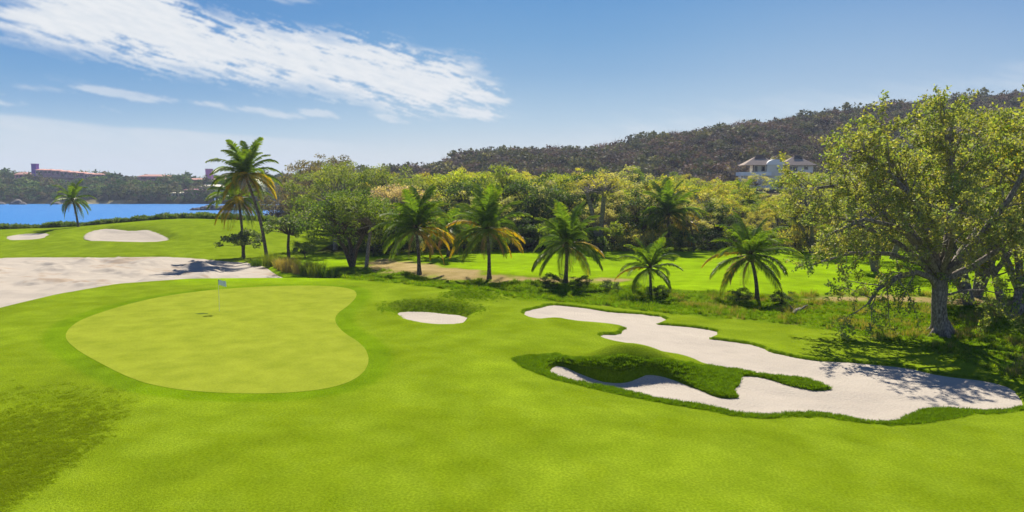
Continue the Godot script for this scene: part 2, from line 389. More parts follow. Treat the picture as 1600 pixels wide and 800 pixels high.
# one palm frond, base at the origin, heading +x, rising at elev and bending down
func frond(seed_: int, elev: float, long: float, cols: Array, tip: Array, droop := 1.0) -> ArrayMesh:
	rng.seed = seed_
	var b := MB.new()
	var n := 16
	var pts := []
	var p := Vector3.ZERO
	var ang := deg_to_rad(elev)
	var yaw := rnd(-0.12, 0.12)
	for k in n + 1:
		pts.append(p)
		var t := float(k) / n
		ang -= deg_to_rad((1.1 + 5.6 * t) * droop * clampf(cos(ang) * 0.9 + 0.35, 0.12, 1.2))
		yaw += rnd(-0.02, 0.02)
		p += Vector3(cos(ang) * cos(yaw), sin(ang), cos(ang) * sin(yaw)) * long / n
	# rachis: a three-sided rib
	for k in n:
		var a: Vector3 = pts[k]
		var c: Vector3 = pts[k + 1]
		var r0 := lerpf(0.045, 0.008, float(k) / n)
		var r1 := lerpf(0.045, 0.008, float(k + 1) / n)
		var side := Vector3(0, 0, 1)
		var up := (c - a).cross(side).normalized() * -1.0
		var rib := Color(0.17, 0.18, 0.05)
		for q in 3:
			var w0 := TAU * q / 3
			var w1 := TAU * (q + 1) / 3
			var o0 := side * cos(w0) + up * sin(w0)
			var o1 := side * cos(w1) + up * sin(w1)
			b.tri(a + o0 * r0, a + o1 * r0, c + o0 * r1, rib)
			b.tri(a + o1 * r0, c + o1 * r1, c + o0 * r1, rib)
	var count := 54
	for k in count:
		var t := lerpf(0.14, 0.99, float(k) / (count - 1))
		var f := t * n
		var i0 := mini(int(f), n - 1)
		var a: Vector3 = pts[i0].lerp(pts[i0 + 1], f - i0)
		var fwd: Vector3 = (pts[i0 + 1] - pts[i0]).normalized()
		var len := long * 0.215 * pow(sin(PI * clampf(t * 0.86 + 0.1, 0, 1)), 0.6) * rnd(0.85, 1.1)
		for sgn: float in [-1.0, 1.0]:
			if rng.randf() < 0.04:
				continue
			var lat := (Vector3(0, 0, 1) - fwd * fwd.z).normalized() * sgn
			var out := (lat * rnd(0.75, 0.95) + fwd * lerpf(0.45, 0.9, t) + Vector3(0, -rnd(-0.1, 0.35) * droop, 0)).normalized()
			var wdt := 0.040 * rnd(0.85, 1.2) * long / 3.6
			var acr := out.cross(Vector3.UP).cross(out).normalized().lerp(fwd, 0.6).normalized() * wdt
			var m := a + out * len * 0.5
			var out2 := (out + Vector3(0, -rnd(0.15, 0.65) * droop, 0)).normalized()
			var e := m + out2 * len * 0.55
			var col: Color = tint(cols)
			var tc: Color = tint(tip)
			var cm := col.lerp(tc, ss(0.45, 1.0, t) * 0.7)
			b.tri(a - acr * 0.7, m - acr, m + acr, col)
			b.tri(a - acr * 0.7, m + acr, a + acr * 0.7, col)
			b.tri(m - acr, e, m + acr, cm)
	return b.mesh()

var fronds := {}
const ELEVS := [80.0, 62.0, 45.0, 28.0, 10.0, -8.0, -28.0, -50.0]
func make_fronds() -> void:
	var green := [Color(0.145, 0.227, 0.031), Color(0.199, 0.276, 0.031), Color(0.119, 0.188, 0.036)]
	var gtip := [Color(0.345, 0.336, 0.040), Color(0.237, 0.276, 0.031)]
	var yellow := [Color(0.423, 0.336, 0.031), Color(0.634, 0.356, 0.026), Color(0.265, 0.276, 0.031)]
	var ytip := [Color(0.609, 0.392, 0.022), Color(0.659, 0.316, 0.029)]
	var brown := [Color(0.345, 0.188, 0.118), Color(0.501, 0.276, 0.157), Color(0.237, 0.198, 0.078)]
	for k in ELEVS.size():
		for v in 2:
			fronds["g%d%d" % [k, v]] = frond(100 + k * 7 + v, ELEVS[k] + v * 5, 3.6, green, gtip, 1.0 + 0.15 * v)
			fronds["y%d%d" % [k, v]] = frond(300 + k * 7 + v, ELEVS[k] + v * 5, 3.6, yellow, ytip, 1.05)
			fronds["b%d%d" % [k, v]] = frond(500 + k * 7 + v, ELEVS[k] - v * 9, 3.3, brown, brown, 1.35)

func palm(seed_: int, label: String, at: Vector3, crown: Vector3, long: float, count: int, thick: float, yellow_turn: float, yellow: float, dead := 2, nuts := true, bend := 0.35, top_elev := 86.0, low_elev := -30.0) -> Node3D:
	var t := thing("palm_tree", label, "palm tree", at, 0.0, "coconut palms on the course")
	rng.seed = seed_
	var w := MB.new()
	var pts := []
	var rad := []
	var rings := int(clampf(crown.length() / 0.16, 12, 70))
	var side := Vector3(crown.x, 0, crown.z)
	for k in rings + 1:
		var u := float(k) / rings
		var p := Vector3(0, crown.y * u - 0.15 * (1 - u), 0) + side * lerpf(u, u * u, bend) + Vector3(sin(u * 3.1), 0, cos(u * 2.3)) * 0.05 * crown.y * 0.25 * sin(u * PI)
		pts.append(p)
		rad.append(thick * (lerpf(1.0, 0.72, u) + 0.75 * exp(-u * crown.y / 0.45)) * (1.05 if k % 2 == 0 else 0.96))
	w.tube(pts, rad, 10, Color.WHITE)
	part(t, "trunk", w.mesh(), M.palm_bark)
	for k in count:
		var u := (k + 0.5) / count
		var elev := lerpf(top_elev, low_elev, pow(u, 1.05)) + rnd(-7, 7)
		var turn := k * 2.39996 + rnd(-0.25, 0.25)
		var best := 0
		for q in ELEVS.size():
			if absf(ELEVS[q] - elev) < absf(ELEVS[best] - elev):
				best = q
		var kind := "g"
		var off := absf(wrapf(turn - yellow_turn, -PI, PI))
		if rng.randf() < yellow * (1.5 if off < 1.0 else 0.25) and elev < 26:
			kind = "y"
		var f := part(t, "frond", fronds["%s%d%d" % [kind, best, rng.randi() % 2]], M.palm_leaf, crown)
		f.rotation = Vector3(rnd(-0.25, 0.25), turn, 0)
		f.scale = Vector3.ONE * long / 3.6 * rnd(0.86, 1.1)
	for k in dead:
		var f := part(t, "frond", fronds["b%d%d" % [6 + k % 2, k % 2]], M.dead_leaf, crown - Vector3(0, 0.15, 0))
		f.rotation = Vector3(rnd(-0.3, 0.3), rnd(0, TAU), 0)
		f.scale = Vector3.ONE * long / 3.6 * rnd(0.6, 0.85)
		tag(f, "brown dead frond hanging by the trunk", "")
	var fib := MB.new()
	fib.tube([crown - Vector3(0, 0.55, 0), crown - Vector3(0, 0.25, 0), crown + Vector3(0, 0.1, 0), crown + Vector3(0, 0.5, 0)], [thick * 0.8, thick * 1.45, thick * 1.3, thick * 0.3], 9)
	part(t, "fibre_sheath", fib.mesh(), M.fibre)
	if nuts:
		for k in 7:
			var c := SphereMesh.new()
			c.radius = 0.11
			c.height = 0.27
			c.radial_segments = 10
			c.rings = 6
			var a := rnd(0, TAU)
			part(t, "coconut", c, M.coconut, crown + Vector3(cos(a) * thick * 1.7, -rnd(0.15, 0.5), sin(a) * thick * 1.7))
	return t

# ---------------------------------------------------------------- sky
func sky_texture() -> ImageTexture:
	var W := 4096
	var H := 2048
	var stops := [0.0, Color8(228, 231, 229), 2.5, Color8(214, 224, 229), 5.0, Color8(180, 206, 226), 8.5, Color8(138, 179, 217), 11.0, Color8(118, 167, 213), 14.5, Color8(98, 153, 208), 30.0, Color8(62, 118, 188), 90.0, Color8(40, 86, 158)]
	var cloud := pack(CLOUD)
	var n1 := FastNoiseLite.new()
	n1.frequency = 0.16
	n1.fractal_octaves = 5
	n1.fractal_gain = 0.55
	n1.seed = 11
	var n2 := FastNoiseLite.new()
	n2.frequency = 0.05
	n2.fractal_octaves = 3
	n2.seed = 5
	var fill := func(w: int, h: int, x0: int, x1: int, y0: int, y1: int) -> Image:
		var im := Image.create(x1 - x0, y1 - y0, false, Image.FORMAT_RGBF)
		for y in range(y0, y1):
			var el := 90.0 - (y + 0.5) / h * 180.0
			for x in range(x0, x1):
				var az := (x + 0.5) / w * 360.0 - 180.0
				var e := maxf(el, 0.0)
				var ee := e * (1.0 + 0.48 * ss(8, 42, absf(az - 7.0)))
				var c := Color8(229, 236, 238)
				for k in range(0, stops.size() - 2, 2):
					if ee >= stops[k] and ee <= stops[k + 2]:
						c = stops[k + 1].lerp(stops[k + 3], (ee - stops[k]) / (stops[k + 2] - stops[k]))
						break
				if ee > 90.0:
					c = stops[stops.size() - 1]
				c = c.srgb_to_linear()
				# air is a little paler towards the right of the view, over the hill
				c = c.lerp(Color(0.62, 0.70, 0.78), 0.34 * ss(3, 30, az) * ss(60, 30, az) * ss(20, 4, e))
				if el > -1.0:
					var q := Vector2(az, e)
					var wob := n2.get_noise_2d(az * 1.5, e * 3.0)
					var streak := n1.get_noise_2d((az * 0.97 - e * -0.22) * 1.1 + wob * 2.0, (e * 0.97 + az * 0.21) * 5.0)
					var fine := n1.get_noise_2d((az + e * 0.25) * 3.6 + 90, (e + az * 0.24) * 19.0 + wob * 3.0)
					var a := 0.0
					# the long bank of cirrus
					if az > -45 and az < 6 and e > 4 and e < 24:
						var s := sdf(q, cloud)
						var hole := ss(-26, -34, az) * 0.35
						a = ss(0.05, 0.85, 0.47 - s * 0.36 + streak * 0.85 + fine * 0.75 - hole * (0.5 + fine * 1.6))
						a = minf(a, ss(1.2, -0.7, s + streak * 0.9))
					# loose wisps over the whole sky
					var wisp := ss(0.20, 0.62, streak * 0.9 + wob * 0.75 + fine * 0.12)
					a = maxf(a, wisp * 0.5 * ss(1.5, 4.5, e) * (ss(2, -8, az) * ss(7.5, 5.5, e) if absf(az) < 50 else ss(50, 70, absf(az)) * 0.8))
					for k in [[-27.5, 6.2, 3.0, 0.30, 0.5], [-19.0, 5.4, 3.6, 0.26, 0.5], [-14.5, 5.3, 1.5, 0.3, 0.5], [-2.6, 5.4, 2.4, 0.5, 0.85], [-2.0, 6.6, 1.6, 0.55, 0.8], [-9.0, 5.0, 1.8, 0.3, 0.55], [-22.0, 8.3, 6.0, 0.8, 0.55], [-20.0, 13.8, 5.0, 0.4, 0.3]]:
						var wx: float = (az - k[0]) / k[2]
						var wy: float = (e - k[1] + (az - k[0]) * 0.10) / k[3]
						var wr := wx * wx + wy * wy
						if wr < 4:
							a = maxf(a, k[4] * ss(1.3, 0.0, wr - streak * 1.6 - fine * 0.9))
					# low veil on the left and a thin one on the right
					var edge := 4.55 - (clampf(az, -50, 0) + 35) * 0.055 + wob * 0.25
					a = maxf(a, 0.8 * ss(0.12, -0.25, e - edge) * ss(-8, -18, az) * (0.85 + 0.3 * streak))
					a = maxf(a, 0.26 * ss(0.7, -1.5, e - 5.2 - (az - 10) * 0.10 - streak * 0.8) * ss(0, 10, az) * ss(1.0, 3.0, e) * (0.7 + streak * 0.7))
					var white := Color(0.86, 0.88, 0.90).lerp(Color(0.70, 0.76, 0.83), clampf(0.5 - fine * 1.2 - streak * 0.6, 0, 1) * 0.6)
					if e < edge + 0.3 and az < -8 and e < 6:
						white = Color(0.68, 0.75, 0.82)
					c = c.lerp(white, clampf(a, 0, 0.97))
				im.set_pixel(x - x0, y - y0, c)
		return im
	var coarse: Image = fill.call(1024, 512, 0, 1024, 0, 512)
	coarse.resize(W, H, Image.INTERPOLATE_CUBIC)
	var xa := int(W * (180.0 - 42.0) / 360.0)
	var xb := int(W * (180.0 + 42.0) / 360.0)
	var ya := int(H * (90.0 - 22.0) / 180.0)
	var yb := int(H * 90.5 / 180.0)
	var fine_im: Image = fill.call(W, H, xa, xb, ya, yb)
	coarse.blit_rect(fine_im, Rect2i(0, 0, xb - xa, yb - ya), Vector2i(xa, ya))
	return ImageTexture.create_from_image(coarse)

# ---------------------------------------------------------------- the scene
func _ready() -> void:
	clock = Time.get_ticks_msec()
	var cam := Camera3D.new()
	cam.name = "camera"
	cam.fov = 38.61
	cam.near = 0.3
	cam.far = 4000.0
	cam.position = Vector3(0, 8.4, 0)
	cam.rotation_degrees = Vector3(-5.502, 0, 0)
	add_child(cam)
	cam.current = true
	var sky_mat := PanoramaSkyMaterial.new()
	sky_mat.panorama = sky_texture()
	var sky := Sky.new()
	sky.sky_material = sky_mat
	var env := Environment.new()
	env.background_mode = Environment.BG_SKY
	env.sky = sky
	env.tonemap_mode = Environment.TONE_MAPPER_LINEAR
	env.tonemap_exposure = 2.1
	env.background_energy_multiplier = 0.476
	env.sky_rotation = Vector3(0, PI, 0)
	env.fog_enabled = true
	env.fog_density = 0.0002
	env.fog_light_color = Color(0.80, 0.85, 0.95)
	env.sdfgi_enabled = true
	env.ssao_enabled = true
	env.ssil_enabled = true
	var we := WorldEnvironment.new()
	we.name = "world"
	we.environment = env
	add_child(we)
	var sun := DirectionalLight3D.new()
	sun.name = "sun"
	sun.light_energy = 1.6
	sun.light_color = Color(1.0, 0.965, 0.90)
	sun.light_angular_distance = 0.5
	sun.shadow_enabled = true
	sun.rotation_degrees = Vector3(-45, 180 - 7, 0)
	add_child(sun)
	stage("sky")

	plateau = pack(PLATEAU)
	rough_noise.frequency = 0.25
	rough_noise.fractal_octaves = 4
	rough_noise.seed = 3
	soft_noise.frequency = 0.035
	soft_noise.fractal_octaves = 3
	soft_noise.seed = 8
	area("left", LEFT_ROUGH)
	area("ridge", RIDGE_ROUGH)
	area("rough", ROUGH)
	area("dirt", DIRT)
	area("dirt2", DIRT2)
	area("green", GREEN)
	for b in [["a", BUNKER_A, 0.2, 0.40, 0.0], ["b", BUNKER_B, 0.7, 1.7, 0.0], ["c", BUNKER_C, 0.6, 2.6, 0.0], ["d", BUNKER_D, 0.4, 1.6, 0.0], ["w", WASTE, 0.15, 0.5, 0.0]]:
		var p := pack(b[1])
		bunkers.append({"p": p, "r": box_of(p, b[3] * 2.5 + 1), "d": b[2], "w": b[3], "lip": b[4]})
	materials()
	build_land()
	stage("land")
	build_green()
	build_far_shore()
	stage("far shore")
	build_hill_wood()
	stage("hill")
	build_villa()
	make_fronds()
	build_palms()
	stage("palms")
	build_big_trees()
	stage("big trees")
	build_right_trees()
	build_mid_trees()
	build_jungle()
	stage("jungle")
	build_grass()
	build_small_things()
	stage("done")

func materials() -> void:
	var turf := mat("turf", Color.WHITE, 0.9, 0.25)
	turf.vertex_color_use_as_albedo = true
	turf.albedo_texture = noise_tex(0.028, Color(0.76, 0.78, 0.69), Color(1, 1, 1), 1024, 6, 2)
	turf.detail_enabled = true
	turf.detail_uv_layer = BaseMaterial3D.DETAIL_UV_2
	turf.detail_blend_mode = BaseMaterial3D.BLEND_MODE_MUL
	turf.detail_albedo = noise_tex(0.012, Color(0.85, 0.87, 0.76), Color(1, 1, 1), 512, 5, 7)
	turf.heightmap_enabled = true
	turf.heightmap_texture = noise_tex(0.05, Color.BLACK, Color.WHITE, 1024, 5, 4)
	turf.heightmap_scale = 2.2
	var putt := mat("putting_turf", Color(0.236, 0.276, 0.027), 0.9, 0.25)
	putt.albedo_texture = noise_tex(0.02, Color(0.91, 0.91, 0.86), Color(1, 1, 1), 1024, 4, 12)
	putt.detail_enabled = true
	putt.detail_uv_layer = BaseMaterial3D.DETAIL_UV_2
	putt.detail_blend_mode = BaseMaterial3D.BLEND_MODE_MUL
	putt.detail_albedo = noise_tex(0.01, Color(0.88, 0.90, 0.84), Color(1, 1, 1), 512, 3, 17)
	for m in [turf, putt]:
		m.specular_mode = BaseMaterial3D.SPECULAR_DISABLED
	var sand := mat("sand", Color.WHITE, 0.95, 0.2)
	sand.vertex_color_use_as_albedo = true
	sand.albedo_texture = noise_tex(0.03, Color(0.92, 0.91, 0.90), Color(1, 1, 1), 1024, 5, 22)
	sand.heightmap_enabled = true
	sand.heightmap_texture = noise_tex(0.02, Color.BLACK, Color.WHITE, 1024, 4, 23)
	sand.heightmap_scale = 3.0
	var leaf := mat("leaf", Color.WHITE, 0.62, 0.3)
	leaf.vertex_color_use_as_albedo = true
	leaf.backlight_enabled = true
	leaf.backlight = Color(0.95, 1.0, 0.55)
	var pl := mat("palm_leaf", Color.WHITE, 0.45, 0.4)
	pl.vertex_color_use_as_albedo = true
	pl.backlight_enabled = true
	pl.backlight = Color(0.95, 1.0, 0.5)
	var dl := mat("dead_leaf", Color.WHITE, 0.8, 0.2)
	dl.vertex_color_use_as_albedo = true
	dl.backlight_enabled = true
	dl.backlight = Color(0.6, 0.55, 0.4)
	var far_leaf := mat("far_leaf", Color.WHITE, 0.8, 0.2)
	far_leaf.vertex_color_use_as_albedo = true
	far_leaf.backlight_enabled = true
	far_leaf.backlight = Color(0.6, 0.6, 0.4)
	var blade := mat("blade", Color.WHITE, 0.6, 0.35)
	blade.vertex_color_use_as_albedo = true
	blade.backlight_enabled = true
	blade.backlight = Color(0.95, 1.0, 0.4)
	blade.specular_mode = BaseMaterial3D.SPECULAR_DISABLED
	for e in [["bark", Color(0.20, 0.165, 0.135)], ["pale_bark", Color(0.42, 0.38, 0.34)], ["palm_bark", Color(0.28, 0.235, 0.19)], ["fibre", Color(0.16, 0.10, 0.05)], ["driftwood", Color(0.42, 0.39, 0.35)]]:
		var m := mat(e[0], e[1], 0.9, 0.2)
		m.uv1_triplanar = true
		m.uv1_world_triplanar = true
		m.uv1_scale = Vector3(0.9, 0.35, 0.9)
		m.albedo_texture = noise_tex(0.03, Color(0.45, 0.42, 0.40), Color(1, 1, 1), 256, 4, 31)
		m.heightmap_enabled = true
		m.heightmap_texture = noise_tex(0.04, Color.BLACK, Color.WHITE, 256, 4, 33)
		m.heightmap_scale = 4.0
	mat("coconut", Color(0.30, 0.16, 0.03), 0.5, 0.4)
	mat("white_wall", Color(0.84, 0.83, 0.80), 0.8, 0.3)
	mat("cream_wall", Color(0.76, 0.70, 0.56), 0.85, 0.3)
	mat("thatch", Color(0.10, 0.08, 0.07), 0.95, 0.1)
	mat("tile_roof", Color(0.30, 0.24, 0.20), 0.9, 0.2)
	mat("pink_wall", Color(0.42, 0.21, 0.25), 0.9, 0.2)
	mat("rose_wall", Color(0.52, 0.32, 0.33), 0.9, 0.2)
	mat("purple_wall", Color(0.19, 0.075, 0.40), 0.9, 0.2)
	mat("magenta_wall", Color(0.52, 0.22, 0.47), 0.9, 0.2)
	mat("terracotta", Color(0.50, 0.27, 0.22), 0.9, 0.2)
	mat("window_glass", Color(0.03, 0.035, 0.04), 0.15, 0.5)
	mat("timber", Color(0.16, 0.075, 0.045), 0.8, 0.2)
	mat("steel_white", Color(0.75, 0.75, 0.75), 0.5, 0.4)
	mat("flag_cloth", Color(0.62, 0.68, 0.74), 0.8, 0.2)
	mat("flag_band", Color(0.03, 0.05, 0.10), 0.8, 0.2)
	var rock := mat("rock", Color(0.30, 0.28, 0.27), 0.95, 0.2)
	rock.uv1_triplanar = true
	rock.uv1_world_triplanar = true
	rock.uv1_scale = Vector3.ONE * 0.2
	rock.albedo_texture = noise_tex(0.03, Color(0.4, 0.38, 0.36), Color(1, 1, 1), 256, 4, 41)
	var sea := mat("sea_water", Color(0.05, 0.22, 0.50), 0.35, 0.2)
	sea.uv1_triplanar = true
	sea.uv1_world_triplanar = true
	sea.uv1_scale = Vector3(0.010, 0.03, 0.028)
	sea.albedo_texture = noise_tex(0.012, Color(0.55, 0.80, 0.92), Color(1.0, 1.0, 1.0), 1024, 5, 51)
	sea.heightmap_enabled = true
	sea.heightmap_texture = noise_tex(0.05, Color.BLACK, Color.WHITE, 1024, 5, 52)
	sea.heightmap_scale = 30.0

func structure(called: String, mesh: Mesh, m: Material, at := Vector3.ZERO) -> MeshInstance3D:
	var o := part(self, called, mesh, m, at)
	o.set_meta("kind", "structure")
	return o

func build_land() -> void:
	var xs := lines([-460, 20, -220, 5, -120, 2, -60, 0.8, -38, 0.4, -4, 0.2, 27, 0.35, 44, 1.0, 80, 4, 160, 12, 280])
	var ds := lines([-60, 6, 6, 1.0, 16, 0.3, 26, 0.2, 52, 0.3, 68, 0.45, 82, 1.0, 165, 4, 245])
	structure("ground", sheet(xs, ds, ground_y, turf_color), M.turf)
	stage("ground")
	# the wooded hill behind
	xs = lines([-420, 12, 700])
	ds = lines([240, 6, 520, 40, 1000])
	structure("hillside", sheet(xs, ds, func(x, d): return base(x, d) - 0.3 + soft_noise.get_noise_2d(x, d) * 2.0 * ss(250, 300, d), func(x, d): return Color(0.10, 0.08, 0.06) * (1 + 0.3 * rough_noise.get_noise_2d(x * 0.3, d * 0.3))), M.turf)
	# sand
	var k := 0
	for b in bunkers:
		var waste: bool = k == 4
		var step := 0.25 if k == 0 else (0.12 if k == 1 else (0.5 if waste else 0.4))
		var r: Rect2 = b.r
		xs = lines([r.position.x, step, r.end.x])
		ds = lines([r.position.y, step * (0.8 if not waste else 0.7), r.end.y])
		var depth: float = b.d
		var rake := FastNoiseLite.new()
		rake.frequency = 0.5
		rake.seed = k
		var poly: PackedVector2Array = b.p
		var hf := func(x: float, d: float) -> float:
			var h := base(x, d) + swell(x, d) - depth - (arm_depth(x, d) if depth == 0.2 else 0.0) + rake.get_noise_2d(x, d) * 0.03
			if waste:
				h += (0.25 * soft_noise.get_noise_2d(x * 4, d * 4) + 0.95 * maxf(0, rough_noise.get_noise_2d(x * 0.5 + 40, d * 0.4)) * ss(66, 72, d)) * ss(-0.5, -5.0, sdf(Vector2(x, d), poly))
			else:
				var s := sdf(Vector2(x, d), poly)
				h += (0.28 if depth < 0.65 else 0.0) * depth * ss(-1.6, 0.0, s) + 0.10 * rough_noise.get_noise_2d(x * 0.5, d * 0.5) * ss(0, -1.5, s)
			return h
		var cf := func(x: float, d: float) -> Color:
			var n := rough_noise.get_noise_2d(x * 0.4 + 9, d * 0.4)
			var n3 := rough_noise.get_noise_2d(x * 3, d * 3)
			var c := Color(0.385, 0.345, 0.292)
			if waste:
				c = c.lerp(Color(0.30, 0.24, 0.18), ss(0.15, 0.5, n + n3 * 0.4))
			return c * (1 + n * 0.08 + n3 * 0.05)
		var kf := func(x: float, d: float) -> bool:
			return sdf(Vector2(x, d), poly) < 0.6
		structure("sand_bunker" if not waste else "waste_sand", sheet(xs, ds, hf, cf, kf), M.sand)
		k += 1
	# sea
	var pm := PlaneMesh.new()
	pm.size = Vector2(2400, 2200)
	structure("sea", pm, M.sea_water, Vector3(-700, -6.0, -1100))

func polygon_sheet(poly: PackedVector2Array, step: float, lift: float) -> ArrayMesh:
	# fine sheet over a polygon: rows across it, following the ground
	var b := MB.new()
	var rings := 26
	var c := Vector2.ZERO
	for q in poly: c += q
	c /= poly.size()
	# grid interior plus exact rim: fan of concentric rings
	var n := poly.size()
	for r in rings + 1:
		var t := float(r) / rings
		for q in poly:
			var p := c.lerp(q, t)
			b.v.append(Vector3(p.x, base(p.x, p.y) + swell(p.x, p.y) + lift, -p.y))
			var e := 0.15
			var hx := base(p.x + e, p.y) + swell(p.x + e, p.y) - base(p.x - e, p.y) - swell(p.x - e, p.y)
			var hd := base(p.x, p.y + e) + swell(p.x, p.y + e) - base(p.x, p.y - e) - swell(p.x, p.y - e)
			b.n.append(Vector3(-hx / (2 * e), 1, hd / (2 * e)).normalized())
			b.uv.append(Vector2(p.x, -p.y) / 3.1)
			b.uv2.append(Vector2(p.x * 0.9 + p.y * 0.43, -p.y * 0.9 + p.x * 0.43) / 13.0)
	for r in rings:
		for k in n:
			var a := r * n + k
			var a2 := r * n + (k + 1) % n
			var d := a + n
			var d2 := a2 + n
			for t in [[a, d, d2], [a, d2, a2]]:
				var nn := (b.v[t[2]] - b.v[t[0]]).cross(b.v[t[1]] - b.v[t[0]])
				if nn.y < 0:
					t = [t[0], t[2], t[1]]
				b.i.append_array(PackedInt32Array(t))
	return b.mesh()

func build_green() -> void:
	var g: PackedVector2Array = areas.green.p
	structure("putting_green", polygon_sheet(g, 0.5, 0.008), M.putting_turf)

# ---------------------------------------------------------------- far shore
func slab(size: Vector3, bevel := 0.0) -> Mesh:
	var m := BoxMesh.new()
	m.size = size
	return m

func hip_roof(w: float, d: float, h: float, ridge: float, over := 0.4, drop := 0.15) -> ArrayMesh:
	var b := MB.new()
	var a := Vector3(-w / 2 - over, -drop, d / 2 + over)
	var e := Vector3(w / 2 + over, -drop, d / 2 + over)
	var f := Vector3(w / 2 + over, -drop, -d / 2 - over)
	var g := Vector3(-w / 2 - over, -drop, -d / 2 - over)
	var r0 := Vector3(-ridge / 2, h, 0)
	var r1 := Vector3(ridge / 2, h, 0)
	var q := [[a, r0, e], [e, r0, r1], [e, r1, f], [f, r1, r0], [f, r0, g], [g, r0, a], [a, e, g], [e, f, g]]
	for t in q:
		b.tri(t[0], t[1], t[2], Color.WHITE)
	return b.mesh()

func far_y(x: float, d: float) -> float:
	var rise := ss(566, 600, d + 5 * soft_noise.get_noise_2d(x, 3)) * 8 + ss(590, 690, d) * (9 + 2.5 * sin(x * 0.025 + 1.0) + 3.0 * ss(-230, -330, x)) + ss(760, 900, d) * -6
	return -8 + rise * (1.0 - 0.15 * ss(-120, -60, x)) * ss(40, -60, x) + soft_noise.get_noise_2d(x, d) * 1.2

func multi(called: String, label: String, category: String, mesh: Mesh, m: Material, xf: Array, cols: Array, kind := "stuff", parent: Node = null) -> MultiMeshInstance3D:
	var mm := MultiMesh.new()
	mm.transform_format = MultiMesh.TRANSFORM_3D
	mm.use_colors = true
	mm.mesh = mesh
	mm.instance_count = xf.size()
	for k in xf.size():
		mm.set_instance_transform(k, xf[k])
		mm.set_instance_color(k, cols[k])
	var o := MultiMeshInstance3D.new()
	o.name = numbered(called)
	o.multimesh = mm
	o.material_override = m
	add_child(o)
	tag(o, label, category, "", kind)
	return o

# a small far tree: crown and stem in one little mesh, to be drawn by the thousand
func far_tree(seed_: int, leaves: int, leaf: float, twigs: int, squash := 0.8) -> ArrayMesh:
	rng.seed = seed_
	var b := MB.new()
	var bark := Color(0.55, 0.45, 0.40)
	for k in twigs:
		var a := rnd(0, TAU)
		var e := Vector3(cos(a) * rnd(0.3, 1.0), rnd(0.9, 1.75), sin(a) * rnd(0.3, 1.0))
		var s := Vector3(-sin(a), 0, cos(a)) * 0.05
		b.tri(Vector3(0, -0.2, 0) - s, e, Vector3(0, -0.2, 0) + s, bark)
		var mid := e * 0.6
		for q in 3:
			var o := mid + Vector3(rnd(-0.6, 0.6), rnd(0.2, 0.8), rnd(-0.6, 0.6))
			b.tri(mid - s * 0.4, o, mid + s * 0.4, bark)
	var lumps := []
	for k in 7:
		var d := dir3()
		lumps.append(Vector3(d.x * 0.7, 1.05 + d.y * 0.5 * squash, d.z * 0.7))
	for k in leaves:
		var c: Vector3 = lumps[k % lumps.size()]
		var kk := rnd(0.75, 1.25)
		add_leaf(b, c + dir3() * pow(rng.randf(), 0.4) * 0.45, leaf, 0.6, [Color(kk, kk, kk)])
	return b.mesh()

